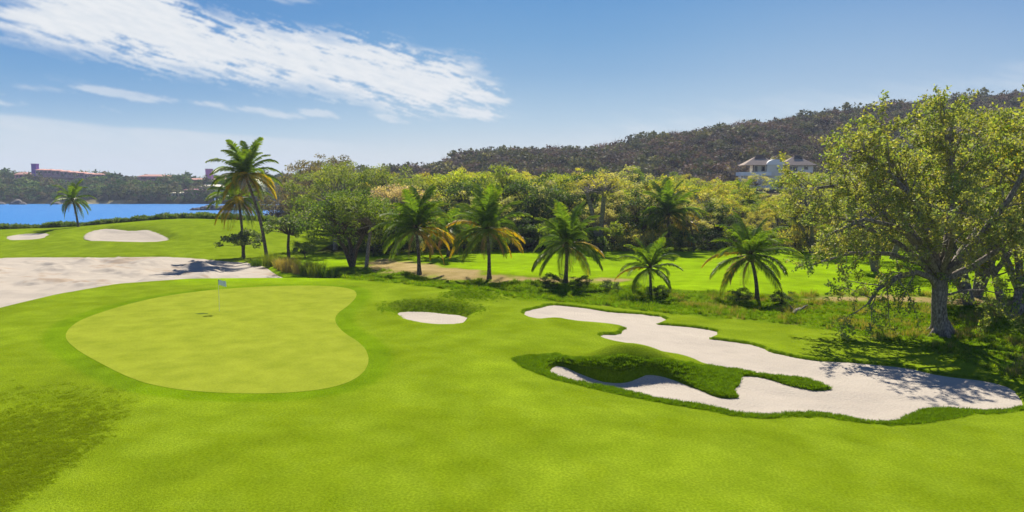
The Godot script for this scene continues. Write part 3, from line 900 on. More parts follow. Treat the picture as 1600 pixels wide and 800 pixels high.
func build_far_shore() -> void:
	var xs := lines([-640, 10, -60])
	var ds := lines([556, 4, 700, 20, 960])
	var cf := func(x: float, d: float) -> Color:
		var y := far_y(x, d)
		return Color(0.42, 0.36, 0.27) if y < -3.5 and x > -365 and x < -300 else Color(0.07, 0.065, 0.05)
	structure("far_shore", sheet(xs, ds, far_y, cf), M.turf)
	rng.seed = 77
	var kinds := [far_tree(1, 150, 0.42, 4), far_tree(2, 150, 0.42, 4), far_tree(3, 60, 0.36, 10)]
	var spots := [[], [], []]
	var cols := [[], [], []]
	for k in 3600:
		var x := rnd(-560, -80)
		var d := 576 + pow(rng.randf(), 1.5) * 170
		var y := far_y(x, d)
		if y < -4.6:
			continue
		if d > 655 and d < 702 and ((x > -480 and x < -388) or (x > -352 and x < -318) or (x > -305 and x < -255)):
			continue
		if d > 585 and d < 630 and x > -284 and x < -244 and rng.randf() < 0.9:
			continue
		if d < 596 and x > -372 and x < -298 and rng.randf() < 0.8:
			continue
		var t := rng.randi() % 3
		if t == 2 and rng.randf() < 0.5 and x > -340: t = 0
		var s := rnd(2.4, 4.4) * (0.75 if d < 600 else 1.0) * (1.5 if rng.randf() < 0.1 else 1.0)
		spots[t].append(Transform3D(Basis(Vector3.UP, rnd(0, TAU)).scaled(Vector3(s * rnd(0.9, 1.3), s, s)), Vector3(x, y, -d)))
		var c: Color = [Color(0.069, 0.135, 0.037), Color(0.103, 0.186, 0.037), Color(0.173, 0.148, 0.073), Color(0.126, 0.123, 0.061), Color(0.184, 0.246, 0.052)][rng.randi() % 5]
		cols[t].append(c * rnd(0.8, 1.25))
	for t in 3:
		multi("far_wood", ["dark green wood covering the far shore across the water", "mid green trees of the far shore across the water", "brown half bare trees of the far shore"][t], "wood", kinds[t], M.far_leaf, spots[t], cols[t])
	# palms of the far beach: a stand that reads as one fringe
	rng.seed = 5
	var b := MB.new()
	b.tri(Vector3(-0.06, -0.3, 0), Vector3(0, 1.6, 0), Vector3(0.06, -0.3, 0), Color(1.4, 1.1, 0.9))
	b.tri(Vector3(0, -0.3, -0.06), Vector3(0, 1.6, 0), Vector3(0, -0.3, 0.06), Color(1.4, 1.1, 0.9))
	for k in 15:
		var a := k * 2.4
		var e := rnd(-0.3, 1.1)
		var p := Vector3(0, 1.6, 0)
		var dirn := Vector3(cos(a) * cos(e), sin(e), sin(a) * cos(e))
		var sd := Vector3(-sin(a), 0, cos(a)) * 0.12
		var m := p + dirn * 0.5
		var q := m + Vector3(dirn.x, dirn.y - 0.9, dirn.z) * 0.45
		b.tri(p, m - sd, m + sd, Color.WHITE)
		b.tri(m - sd, q, m + sd, Color.WHITE)
	var palm_mesh := b.mesh()
	var px := []
	var pc := []
	for k in 260:
		var x := rnd(-330, -190) if k < 190 else rnd(-560, -190)
		var d := rnd(577, 604) if k < 190 else rnd(600, 720)
		var y := far_y(x, d)
		if y < -4.8: continue
		var s := rnd(2.8, 4.6)
		px.append(Transform3D(Basis(Vector3.UP, rnd(0, TAU)).scaled(Vector3.ONE * s), Vector3(x, y, -d)))
		pc.append([Color(0.10, 0.12, 0.025), Color(0.06, 0.09, 0.02), Color(0.13, 0.13, 0.035)][rng.randi() % 3])
	multi("far_palm_grove", "pale palm grove fringing the far beach", "palm grove", palm_mesh, M.far_leaf, px, pc)
	# boulders of the far shore and the breakwater
	var rk := []
	for q in 3:
		rk.append(boulder(60 + q))
	for e in [[-395, 566, 3.6, 2.2], [-382, 565, 5.2, 4.0], [-376, 563, 3.0, 2.2], [-353, 566, 4.2, 2.6], [-424, 566, 5.0, 2.0], [-410, 564, 3.0, 1.4]]:
		var o := part(self, "boulder", rk[int(e[2] * 10) % 3], M.rock, Vector3(e[0], -6.2, -e[1]))
		o.scale = Vector3(e[2], e[3], e[2])
		var place: String = {-395: "left of the largest boulder at the far waterline", -382: "largest of the far shore, by the waterline", -376: "just right of the largest one on the far shore", -353: "alone at the left end of the far beach", -424: "low and wide, farthest left on the far shore", -410: "low, second from the left on the far shore"}[e[0]]
		tag(o, "grey boulder, " + place, "boulder", "boulders on the far shore")
	var xf := []
	var rc := []
	for k in 420:
		var u := rng.randf()
		var x := lerpf(-188, -128, u)
		var d := 433 + u * 6 + rnd(-4, 4)
		var s := rnd(0.8, 2.0)
		var y := -6.3 + rnd(0, 2.6) * ss(0, 0.15, u) * (1 - absf(d - 433 - u * 6) / 6)
		xf.append(Transform3D(Basis.from_euler(Vector3(rnd(0, 6), rnd(0, 6), rnd(0, 6))).scaled(Vector3(s, s * 0.8, s)), Vector3(x, y, -d)))
		var g := rnd(0.5, 1.3)
		rc.append(Color(g, g, g))
	var rmat: StandardMaterial3D = M.rock.duplicate()
	rmat.vertex_color_use_as_albedo = true
	multi("breakwater", "dark rock breakwater running out into the bay", "breakwater", boulder(9), rmat, xf, rc)
	var bc := thing("harbour_beacon", "small white beacon at the tip of the rock breakwater", "beacon", Vector3(-175.5, -4.2, -433))
	var post := MB.new()
	post.tube([Vector3(0, -0.8, 0), Vector3(0, 2.2, 0), Vector3(0, 4.2, 0)], [0.9, 0.7, 0.5], 10)
	part(bc, "tower", post.mesh(), M.white_wall)
	post = MB.new()
	post.tube([Vector3(0, 4.3, 0), Vector3(0, 4.9, 0), Vector3(0, 5.4, 0)], [0.4, 0.4, 0.1], 8)
	part(bc, "lantern", post.mesh(), M.white_wall)
	# resort buildings
	var rs := thing("resort_building", "long pink terraced resort with a tall purple tower on the far hill", "building", Vector3(-452, 16.4, -700))
	part(rs, "tower", slab(Vector3(4.6, 15, 4.6)), M.purple_wall, Vector3(-1.6, 4.5, 0))
	part(rs, "parapet", slab(Vector3(5.0, 0.7, 5.0)), M.purple_wall, Vector3(-1.6, 12.4, 0))
	var tops := [8.4, 8.2, 7.8, 7.0, 6.2, 5.6, 4.7, 4.2]
	for k in 8:
		var w := 7.4
		var x := 5.4 + k * 7.6
		var h: float = tops[k]
		part(rs, "wall", slab(Vector3(w, h + 4, 10)), M.pink_wall if k % 3 else M.rose_wall, Vector3(x, h / 2 - 3.6, 0))
		part(rs, "roof", hip_roof(w, 10, 0.9, w * 0.7, 0.5), M.terracotta, Vector3(x, h - 1.5, 0))
		part(rs, "terrace", slab(Vector3(w + 0.3, 1.0, 3.0)), M.rose_wall, Vector3(x, h * 0.35 - 2.4, 6.4))
		for q in 2:
			var win := part(rs, "window", slab(Vector3(2.2, 2.0, 0.3)), M.window_glass, Vector3(x - 1.8 + q * 3.6, h - 3.6, 5.0))
			part(win, "sill", slab(Vector3(2.4, 0.2, 0.5)), M.rose_wall, Vector3(0, -1.1, 0.1))
	var hs := [
		["hip roofed pink lodge left of the purple tower", -464, 699, 12, 4.4, 14.5, "pink_wall", "terracotta", 2.0],
		["low pale terrace house at the far left of the hill", -474, 692, 20, 2.0, 12.2, "rose_wall", "rose_wall", 0.4],
		["low lilac house with a long pale roof in the middle of the far hill", -335, 690, 29, 3.4, 13.6, "pink_wall", "terracotta", 1.6],
		["yellow beach house low on the far shore", -274, 604, 9, 3.4, -0.9, "cream_wall", "cream_wall", 0.6],
		["windowless mauve house beside the yellow beach house", -263, 606, 12, 4.2, 1.0, "pink_wall", "pink_wall", 0.4],
		["pale roofed house right of the mauve one on the far shore", -256, 628, 19, 3.0, 4.6, "rose_wall", "cream_wall", 1.6],
		["flat rose house right of the magenta tower", -264, 668, 12, 3.2, 11.0, "rose_wall", "terracotta", 1.0],
		["terracotta roofed block left of the magenta tower", -290, 676, 17, 3.2, 10.6, "pink_wall", "terracotta", 1.2]]
	for e in hs:
		var h := thing("far_house", e[0], "house", Vector3(e[1], e[5], -e[2]), 0.0, "houses across the bay")
		part(h, "wall", slab(Vector3(e[3], e[4] + 4, 9)), M[e[6]], Vector3(0, e[4] / 2 - 2, 0))
		part(h, "roof", hip_roof(e[3], 9, e[8], e[3] * 0.6, 0.6), M[e[7]], Vector3(0, e[4] + 0.17, 0))
		if not "windowless" in e[0]:
			for q in 3:
				part(h, "window", slab(Vector3(e[3] * 0.16, 1.8, 0.3)), M.window_glass, Vector3((q - 1) * e[3] * 0.3, e[4] - 1.9, 4.5))
	var tw := thing("lookout_tower", "square magenta tower rising behind the houses of the far shore", "tower", Vector3(-284, 12, -690))
	part(tw, "shaft", slab(Vector3(5.2, 17, 5.2)), M.magenta_wall, Vector3(0, 3.0, 0))
	part(tw, "cap", slab(Vector3(5.5, 0.6, 5.5)), M.rose_wall, Vector3(0, 11.8, 0))

func boulder(seed_: int) -> ArrayMesh:
	var s := SphereMesh.new()
	s.radius = 1.0
	s.height = 2.0
	s.radial_segments = 12
	s.rings = 7
	var a := s.get_mesh_arrays()
	var n := FastNoiseLite.new()
	n.seed = seed_
	n.frequency = 0.7
	var v: PackedVector3Array = a[Mesh.ARRAY_VERTEX]
	for k in v.size():
		v[k] *= 1.0 + 0.45 * n.get_noise_3dv(v[k])
	var b := MB.new()
	var idx: PackedInt32Array = a[Mesh.ARRAY_INDEX]
	for k in range(0, idx.size(), 3):
		b.tri(v[idx[k]], v[idx[k + 1]], v[idx[k + 2]], Color.WHITE)
	return b.mesh()

func build_hill_wood() -> void:
	var kinds := [far_tree(11, 130, 0.34, 5), far_tree(12, 70, 0.28, 12), far_tree(13, 110, 0.36, 7)]
	var spots := [[], [], []]
	var cols := [[], [], []]
	rng.seed = 21
	for k in 15000:
		var d := rnd(236, 505)
		var x := rnd(-0.42, 0.80) * d
		if base(x, d) < -2: continue
		if absf(x - 92 * d / 262) < 21 and d < 272: continue
		var patch := soft_noise.get_noise_2d(x * 1.2, d * 1.2)
		var t := 1 if rng.randf() < 0.50 else (0 if rng.randf() < 0.5 + patch else 2)
		var s := rnd(1.6, 3.0) * (1.6 if rng.randf() < 0.10 else 1.0) * (1.0 + patch * 0.5)
		spots[t].append(Transform3D(Basis(Vector3.UP, rnd(0, TAU)).scaled(Vector3(s * rnd(0.9, 1.2), s, s)), Vector3(x, base(x, d) - 0.3, -d)))
		var c: Color = [Color(0.115, 0.120, 0.062), Color(0.19, 0.135, 0.125), Color(0.145, 0.120, 0.110)][t]
		if rng.randf() < 0.05: c = Color(0.266, 0.247, 0.095)
		cols[t].append(c * rnd(0.6, 1.45) * (1.0 + patch * 0.5))
	for t in 3:
		multi("hill_wood", ["dull green trees of the dry wood covering the hill", "bare brown trees of the dry wood covering the hill", "grey brown thin trees of the dry hill wood"][t], "wood", kinds[t], M.far_leaf, spots[t], cols[t])

func build_villa() -> void:
	# at 260 m; 0.228 m to a pixel of the photograph's width
	var v := thing("hill_villa", "white villa with thatched roofs and a barrel vault on the wooded hillside", "villa", Vector3(92.4, 10.4, -260), -0.05)
	v.scale = Vector3.ONE * 0.86
	part(v, "terrace", slab(Vector3(12.5, 1.5, 7)), M.white_wall, Vector3(-8.6, 2.4, 2.0))
	part(v, "retaining_wall", slab(Vector3(27, 6.4, 9)), M.white_wall, Vector3(0.8, -1.6, -1.2))
	for x in [-13.2, -10.5, -7.5]:
		var c := MB.new()
		c.tube([Vector3(x, -4.5, 4.6), Vector3(x, 0, 4.6), Vector3(x, 1.7, 4.6)], [0.28, 0.28, 0.28], 10)
		part(v, "column", c.mesh(), M.white_wall)
	# left pavilion
	part(v, "wall", slab(Vector3(5.5, 3.0, 5)), M.cream_wall, Vector3(-5.6, 3.1 + 1.5, -2))
	part(v, "window", slab(Vector3(1.6, 1.9, 0.2)), M.window_glass, Vector3(-4.2, 4.6, 0.55))
	part(v, "doorway", slab(Vector3(1.0, 2.5, 0.2)), M.window_glass, Vector3(-7.2, 4.4, 0.55))
	for x in [-11.6, -8.6]:
		var c := MB.new()
		c.tube([Vector3(x, 3.0, 1.8), Vector3(x, 4.6, 1.8), Vector3(x, 6.0, 1.8)], [0.16, 0.15, 0.15], 8)
		part(v, "post", c.mesh(), M.timber)
	var r := part(v, "roof", hip_roof(14.0, 9, 3.6, 2.6, 0.5), M.tile_roof, Vector3(-5.6, 6.15, -1.0))
	part(r, "thatch_cap", hip_roof(4.6, 3.2, 1.5, 2.8, 0.1, 0.1), M.thatch, Vector3(0, 2.6, 0))
	# barrel vault
	var b := MB.new()
	var seg := 18
	for k in seg:
		var a0 := PI * k / seg
		var a1 := PI * (k + 1) / seg
		var p0 := Vector3(cos(a0) * 3.6, sin(a0) * 2.2, 0)
		var p1 := Vector3(cos(a1) * 3.6, sin(a1) * 2.2, 0)
		var z0 := Vector3(0, 0, 3.5)
		b.tri(p0 + z0, p1 + z0, p0 - z0, Color.WHITE)
		b.tri(p1 + z0, p1 - z0, p0 - z0, Color.WHITE)
		b.tri(z0, p0 + z0, p1 + z0, Color.WHITE)
	part(v, "vault", b.mesh(), M.white_wall, Vector3(-0.3, 6.1, 0.6))
	part(v, "vault_wall", slab(Vector3(6.9, 4.6, 6.7)), M.cream_wall, Vector3(-0.3, 3.78, 0.6))
	# right pavilion
	part(v, "wall", slab(Vector3(12.5, 2.9, 5)), M.white_wall, Vector3(9.6, 3.0 + 1.45, -2.2))
	part(v, "window", slab(Vector3(1.5, 2.0, 0.2)), M.window_glass, Vector3(6.6, 4.4, 0.35))
	part(v, "window", slab(Vector3(1.7, 2.0, 0.2)), M.window_glass, Vector3(8.6, 4.4, 0.35))
	part(v, "window", slab(Vector3(1.3, 1.2, 0.2)), M.window_glass, Vector3(13.0, 4.8, 0.35))
	for x in [3.6, 4.6]:
		var c := MB.new()
		c.tube([Vector3(x, 2.6, 1.6), Vector3(x, 4.2, 1.6), Vector3(x, 5.8, 1.6)], [0.13, 0.12, 0.12], 8)
		part(v, "post", c.mesh(), M.timber)
	r = part(v, "roof", hip_roof(13.5, 8, 3.4, 2.4, 0.6), M.tile_roof, Vector3(9.3, 6.1, -1.4))
	part(r, "thatch_cap", hip_roof(3.4, 2.6, 1.3, 2.2, 0.1, 0.1), M.thatch, Vector3(0.6, 2.7, 0))

# ---------------------------------------------------------------- palms
func on_ground(x: float, d: float) -> Vector3:
	return Vector3(x, ground_y(x, d), -d)

func build_palms() -> void:
	palm(1, "tallest coconut palm leaning left beside the waste sand", on_ground(-33.3, 99), Vector3(-2.6, 11.6, 0.2), 5.2, 40, 0.23, 5.6, 0.8, 5, true, 0.5)
	palm(2, "shorter shaggy palm behind the left of the tallest palm", on_ground(-38.0, 103), Vector3(-0.6, 8.3, -0.3), 5.0, 26, 0.2, 4.0, 0.3, 6, false, 0.4, 60.0, -60.0)
	palm(3, "lone small palm on the shore mound before the sea", on_ground(-84.0, 141.5), Vector3(-0.9, 5.4, 0), 4.2, 22, 0.2, 0, 0.0, 4, false, 0.3, 88.0, -60.0)
	palm(4, "wide drooping palm, leftmost of the row on the dirt bank", on_ground(-9.6, 75.3), Vector3(-0.3, 4.7, 0), 4.7, 36, 0.2, 0.2, 0.35, 2, true, 0.2)
	palm(5, "palm with yellow fronds on its right, second of the row", on_ground(-2.3, 73.5), Vector3(-0.2, 5.0, 0), 4.7, 34, 0.2, 0.1, 0.95, 2, true, 0.2)
	palm(6, "broad low palm in the middle of the row, third from the dirt bank", on_ground(5.3, 71.8), Vector3(0.1, 3.9, 0), 4.4, 32, 0.2, 0.0, 0.25, 2, true, 0.2, 86.0, -36.0)
	palm(7, "shortest palm of the row, dark weeds at its foot", on_ground(12.4, 64.8), Vector3(-0.1, 2.4, 0), 3.5, 24, 0.13, 2.0, 0.1, 0, false, 0.2)
	palm(8, "curved palm at the right end of the row, near the grey driftwood", on_ground(21.1, 62.2), Vector3(-0.7, 3.9, 0), 4.2, 28, 0.17, 2.2, 0.2, 2, true, 0.55, 86.0, -34.0)
	palm(9, "yellow tipped palm at the jungle edge beyond the far fairway", on_ground(22.9, 107), Vector3(0, 5.2, 0), 5.6, 32, 0.2, 0.2, 0.9, 2, false, 0.2)
	palm(10, "yellow fronded palm half hidden between the first two row palms", on_ground(-8.6, 98), Vector3(0, 3.6, 0), 5.0, 26, 0.2, 3.0, 1.0, 1, false, 0.2, 70.0, -30.0)
	palm(11, "dark palm in the jungle below the villa's vault", on_ground(43.5, 138), Vector3(0, 6.0, 0), 4.4, 28, 0.2, 3.2, 0.5, 2, false, 0.2)
	palm(12, "upright palm in the jungle left of the dark one below the villa", on_ground(38.6, 140), Vector3(0, 6.6, 0), 3.4, 16, 0.2, 3.2, 0.3, 0, false, 0.2)
	palm(13, "small palm rising from the jungle left of the yellow tipped palm", on_ground(14.5, 118), Vector3(0, 5.0, 0), 3.5, 14, 0.2, 3.2, 0.3, 0, false, 0.2)

# ---------------------------------------------------------------- the two big trees on the right
func grow(w: MB, b: MB, from: Vector3, to: Vector3, r: float, depth: int, cols: Array, leaf: float, leaves: int, sag := 0.0) -> void:
	var mid := from.lerp(to, 0.5) + dir3() * from.distance_to(to) * 0.10 + Vector3(0, from.distance_to(to) * 0.06, 0)
	var pts := [from, from.lerp(mid, 0.55).lerp(from.lerp(to, 0.27), 0.4), mid, mid.lerp(to, 0.5) + dir3() * from.distance_to(to) * 0.03, to]
	w.tube(pts, [r, r * 0.85, r * 0.66, r * 0.48, r * 0.30], 7 if depth > 1 else 5, Color.WHITE, false)
	sprout(w, b, pts, r, depth, cols, leaf, leaves, sag)

func sprout(w: MB, b: MB, pts: Array, r: float, depth: int, cols: Array, leaf: float, leaves: int, sag := 0.0, first := 0.3) -> void:
	var last := pts.size() - 1
	var total: float = pts[0].distance_to(pts[last])
	if depth == 0:
		var hue := rnd(0.85, 1.15)
		for k in leaves:
			var u := rnd(0.15, 1.05)
			var f := clampf(u, 0, 0.999) * last
			var p: Vector3 = pts[int(f)].lerp(pts[int(f) + 1], f - int(f))
			var c := tint(cols)
			add_leaf(b, p + dir3() * rnd(0.03, 0.26), leaf, 0.55, [Color(c.r * hue, c.g, c.b)], 0.5)
		return
	var kids := 9 if depth == 2 else 6
	for k in kids:
		var u := first + (1.0 - first) * (k + rng.randf()) / kids
		var f := clampf(u, 0, 0.999) * last
		var p: Vector3 = pts[int(f)].lerp(pts[int(f) + 1], f - int(f))
		var fwd: Vector3 = (pts[mini(int(f) + 1, last)] - pts[int(f)]).normalized()
		var out := (dir3() * 0.95 + fwd * 0.75 + Vector3(0, 0.12 - sag, 0)).normalized()
		var len := (rnd(1.7, 3.1) if depth == 2 else rnd(0.7, 1.3))
		grow(w, b, p, p + out * len, r * lerpf(0.5, 0.3, u), depth - 1, cols, leaf, leaves, sag)

func build_big_trees() -> void:
	rng.seed = 404
	var cols := [Color(0.368, 0.355, 0.109), Color(0.287, 0.300, 0.084), Color(0.437, 0.410, 0.152), Color(0.218, 0.253, 0.084), Color(0.328, 0.321, 0.135)]
	var spots := [Vector3(27.7, 0, 46.7), Vector3(37.4, 0, 54.4)]
	# limbs: list of points from the fork, radius
	var t := thing("broad_tree", "huge olive leaved tree with gnarled grey trunk beside the bunker", "tree", on_ground(27.7, 46.7))
	var w := MB.new()
	var b := MB.new()
	w.tube([Vector3(0.35, -0.5, 0.1), Vector3(0.2, -0.1, 0.05), Vector3(0.05, 0.5, 0), Vector3(-0.05, 1.2, 0), Vector3(-0.12, 2.0, 0), Vector3(-0.1, 2.8, 0), Vector3(-0.1, 3.5, -0.1), Vector3(-0.15, 4.3, -0.15)], [0.9, 0.70, 0.54, 0.46, 0.44, 0.46, 0.46, 0.32], 14, Color.WHITE, false)
	# buttress roots
	for a in [0.3, 1.6, 2.8, 4.0, 5.1]:
		var o := Vector3(cos(a), 0, sin(a))
		w.tube([Vector3(0.1, 0.9, 0) + o * 0.25, Vector3(0.15, 0.25, 0) + o * 0.6, Vector3(0.2, -0.2, 0) + o * 1.3], [0.22, 0.2, 0.1], 6, Color.WHITE, false)
	var limbs := [
		[[Vector3(-0.2, 3.0, 0), Vector3(-0.8, 3.75, 0.2), Vector3(-2.0, 4.15, 0.5), Vector3(-3.4, 3.85, 0.8), Vector3(-4.7, 3.1, 1.1), Vector3(-5.3, 2.2, 1.2)], 0.26, 0.3],
		[[Vector3(-0.2, 3.4, 0), Vector3(-1.2, 4.6, -0.3), Vector3(-3.0, 5.2, -1.0), Vector3(-5.4, 5.2, -1.3), Vector3(-8.2, 4.4, -1.0)], 0.22, 0.25],
		[[Vector3(-0.2, 3.8, 0), Vector3(-1.6, 5.6, 0.8), Vector3(-3.6, 7.0, 1.8), Vector3(-6.2, 7.6, 2.2), Vector3(-8.4, 6.6, 2.0)], 0.24, 0.05],
		[[Vector3(-0.2, 4.0, 0), Vector3(-1.7, 6.4, -1.2), Vector3(-3.8, 8.4, -2.0), Vector3(-6.2, 9.6, -2.4), Vector3(-7.9, 9.4, -2.4)], 0.24, 0.0],
		[[Vector3(-0.2, 4.1, 0), Vector3(-1.4, 6.8, 0.4), Vector3(-3.0, 9.2, 0.8), Vector3(-4.8, 11.0, 1.0), Vector3(-6.4, 11.8, 1.2)], 0.26, 0.0],
		[[Vector3(-0.1, 4.2, 0), Vector3(-0.9, 7.2, -0.9), Vector3(-2.0, 9.8, -1.6), Vector3(-3.0, 11.8, -2.0), Vector3(-3.8, 12.9, -2.2)], 0.26, 0.0],
		[[Vector3(0, 4.2, 0), Vector3(0.0, 7.0, 0.6), Vector3(-0.3, 9.8, 1.0), Vector3(-0.8, 12.0, 1.2), Vector3(-1.2, 13.6, 1.4)], 0.28, 0.0],
		[[Vector3(0.1, 4.1, 0), Vector3(0.8, 6.8, -1.0), Vector3(1.3, 9.6, -1.6), Vector3(1.4, 12.0, -2.0), Vector3(1.3, 13.9, -2.2)], 0.26, 0.0],
		[[Vector3(0.1, 3.9, 0), Vector3(1.5, 6.2, 0.9), Vector3(2.9, 8.8, 1.6), Vector3(3.8, 11.2, 2.0), Vector3(4.2, 13.4, 2.2)], 0.26, 0.0],
		[[Vector3(0.2, 3.6, 0), Vector3(1.9, 4.6, 0.3), Vector3(3.4, 5.8, 0.6), Vector3(5.0, 7.8, 0.8), Vector3(6.4, 10.4, 0.6)], 0.26, 0.0],
		[[Vector3(0.2, 3.6, 0), Vector3(2.0, 5.2, -1.6), Vector3(4.0, 6.8, -3.0), Vector3(6.0, 7.9, -3.6), Vector3(7.8, 8.6, -4.0)], 0.22, 0.1],
		[[Vector3(-0.1, 4.0, 0), Vector3(-0.9, 5.8, 2.2), Vector3(-2.0, 7.4, 4.2), Vector3(-3.2, 8.6, 5.6)], 0.2, 0.1],
		[[Vector3(0.1, 4.0, 0), Vector3(1.0, 5.6, 2.2), Vector3(2.4, 6.8, 4.2), Vector3(3.6, 7.6, 5.2)], 0.2, 0.1],
		[[Vector3(0, 4.1, 0), Vector3(-0.8, 6.6, -2.4), Vector3(-1.8, 9.2, -4.2), Vector3(-2.8, 11.4, -5.0)], 0.22, 0.0],
		[[Vector3(-0.1, 3.9, 0), Vector3(-1.8, 5.8, -2.2), Vector3(-4.2, 7.2, -4.0), Vector3(-6.8, 7.8, -4.8)], 0.2, 0.05],
		[[Vector3(0.1, 2.6, 0.2), Vector3(0.9, 3.0, 0.8), Vector3(1.9, 3.1, 1.3), Vector3(2.8, 2.9, 1.6)], 0.08, 0.2]]
	for l in limbs:
		var pts: Array = l[0]
		var rad := []
		for k in pts.size():
			rad.append(lerpf(l[1], l[1] * 0.3, float(k) / (pts.size() - 1)))
		w.tube(pts, rad, 8, Color.WHITE, false)
		var cc := cols if l[2] < 0.2 else [Color(0.249, 0.307, 0.078), Color(0.194, 0.254, 0.078), Color(0.332, 0.333, 0.090)]
		for rep in (2 if l[2] < 0.2 else 1):
			sprout(w, b, pts, l[1] * 0.5, 2, cc, 0.20, 34, l[2], 0.33)
	part(t, "trunk", w.mesh(), M.pale_bark)
	part(t, "crown", b.mesh(), M.leaf)
	stage("first big tree, %d leaf corners" % b.v.size())
	# second: several leaning stems at the right edge
	t = thing("broad_tree", "many stemmed leaning tree at the right edge behind the huge tree", "tree", on_ground(37.4, 54.4))
	w = MB.new()
	b = MB.new()
	limbs = [
		[[Vector3(-0.3, -0.4, 0), Vector3(-0.6, 1.2, 0), Vector3(-1.1, 2.9, 0), Vector3(-1.6, 4.6, -0.2), Vector3(-2.6, 7.0, -0.6), Vector3(-3.4, 9.6, -1.0)], 0.34],
		[[Vector3(-0.1, -0.4, 0), Vector3(0.9, 0.9, 0.2), Vector3(2.0, 1.9, 0.3), Vector3(3.6, 3.6, 0.6), Vector3(5.0, 6.2, 1.0)], 0.42],
		[[Vector3(0.5, 0.4, 0), Vector3(0.9, 2.6, -0.4), Vector3(1.0, 5.0, -0.8), Vector3(0.6, 8.4, -1.2), Vector3(0.2, 11.4, -1.0)], 0.26],
		[[Vector3(0.5, 1.0, 0), Vector3(2.2, 3.6, -1.2), Vector3(3.4, 7.0, -1.6), Vector3(4.0, 10.6, -1.6), Vector3(4.2, 13.6, -1.4)], 0.24],
		[[Vector3(-1.2, 3.4, 0), Vector3(-0.4, 6.0, 1.4), Vector3(0.6, 9.2, 2.2), Vector3(1.2, 12.0, 2.2)], 0.2],
		[[Vector3(-1.4, 4.0, 0), Vector3(-3.2, 6.0, -1.6), Vector3(-5.0, 8.6, -2.6), Vector3(-6.4, 10.6, -3.0)], 0.2],
		[[Vector3(1.0, 4.0, -0.5), Vector3(1.4, 7.4, -3.0), Vector3(1.6, 11.0, -4.4), Vector3(1.2, 14.2, -4.8)], 0.2]]
	var cols2 := [Color(0.346, 0.386, 0.060), Color(0.264, 0.333, 0.054), Color(0.470, 0.426, 0.068), Color(0.608, 0.410, 0.025), Color(0.305, 0.346, 0.078), Color(0.221, 0.294, 0.060)]
	for l in limbs:
		var pts: Array = l[0]
		var rad := []
		for k in pts.size():
			rad.append(lerpf(l[1], l[1] * 0.3, float(k) / (pts.size() - 1)))
		w.tube(pts, rad, 9, Color.WHITE, false)
		for rep in 2:
			sprout(w, b, pts, l[1] * 0.5, 2, cols2, 0.22, 32, 0.05, 0.42)
	part(t, "trunk", w.mesh(), M.pale_bark)
	part(t, "crown", b.mesh(), M.leaf)

# more olive trees closing the view behind the two big ones
func build_right_trees() -> void:
	var cols := [Color(0.342, 0.334, 0.101), Color(0.273, 0.294, 0.084), Color(0.423, 0.389, 0.126), Color(0.212, 0.246, 0.075)]
	var kinds := [broadleaf(51, 13.5, 6.0, 5.2, 130, 110, 0.25, cols, -0.75, 1.15, 2, 0.3, 0.06), broadleaf(52, 13.0, 5.6, 4.8, 120, 110, 0.25, cols, -0.8, 1.1, 3, 0.28, 0.06)]
	for e in [[46.5, 66, 1.12, 0.3, "olive tree nearest behind the many stemmed leaning tree"], [57, 78, 1.2, 1.9, "tall olive tree at the right edge, far behind the leaning one"], [41, 82, 0.92, 3.1, "olive tree standing behind the huge tree's right half"], [38.8, 61, 1.22, 0.9, "tall airy olive tree right behind the huge tree, its crown above the leaning stems"], [50, 96, 1.05, 4.4, "olive tree behind the huge tree, next to the jungle"], [41, 64, 1.12, 5.2, "tall olive tree between the huge tree and the leaning one"], [42.5, 103, 0.85, 2.2, "olive tree at the jungle edge, left of the huge tree's trunk"]]:
		plant_tree("olive_tree", e[4], "tree", kinds[int(e[0]) % 2], on_ground(e[0], e[1]), e[3], Vector3.ONE * e[2], M.leaf, M.pale_bark, "olive trees on the right")

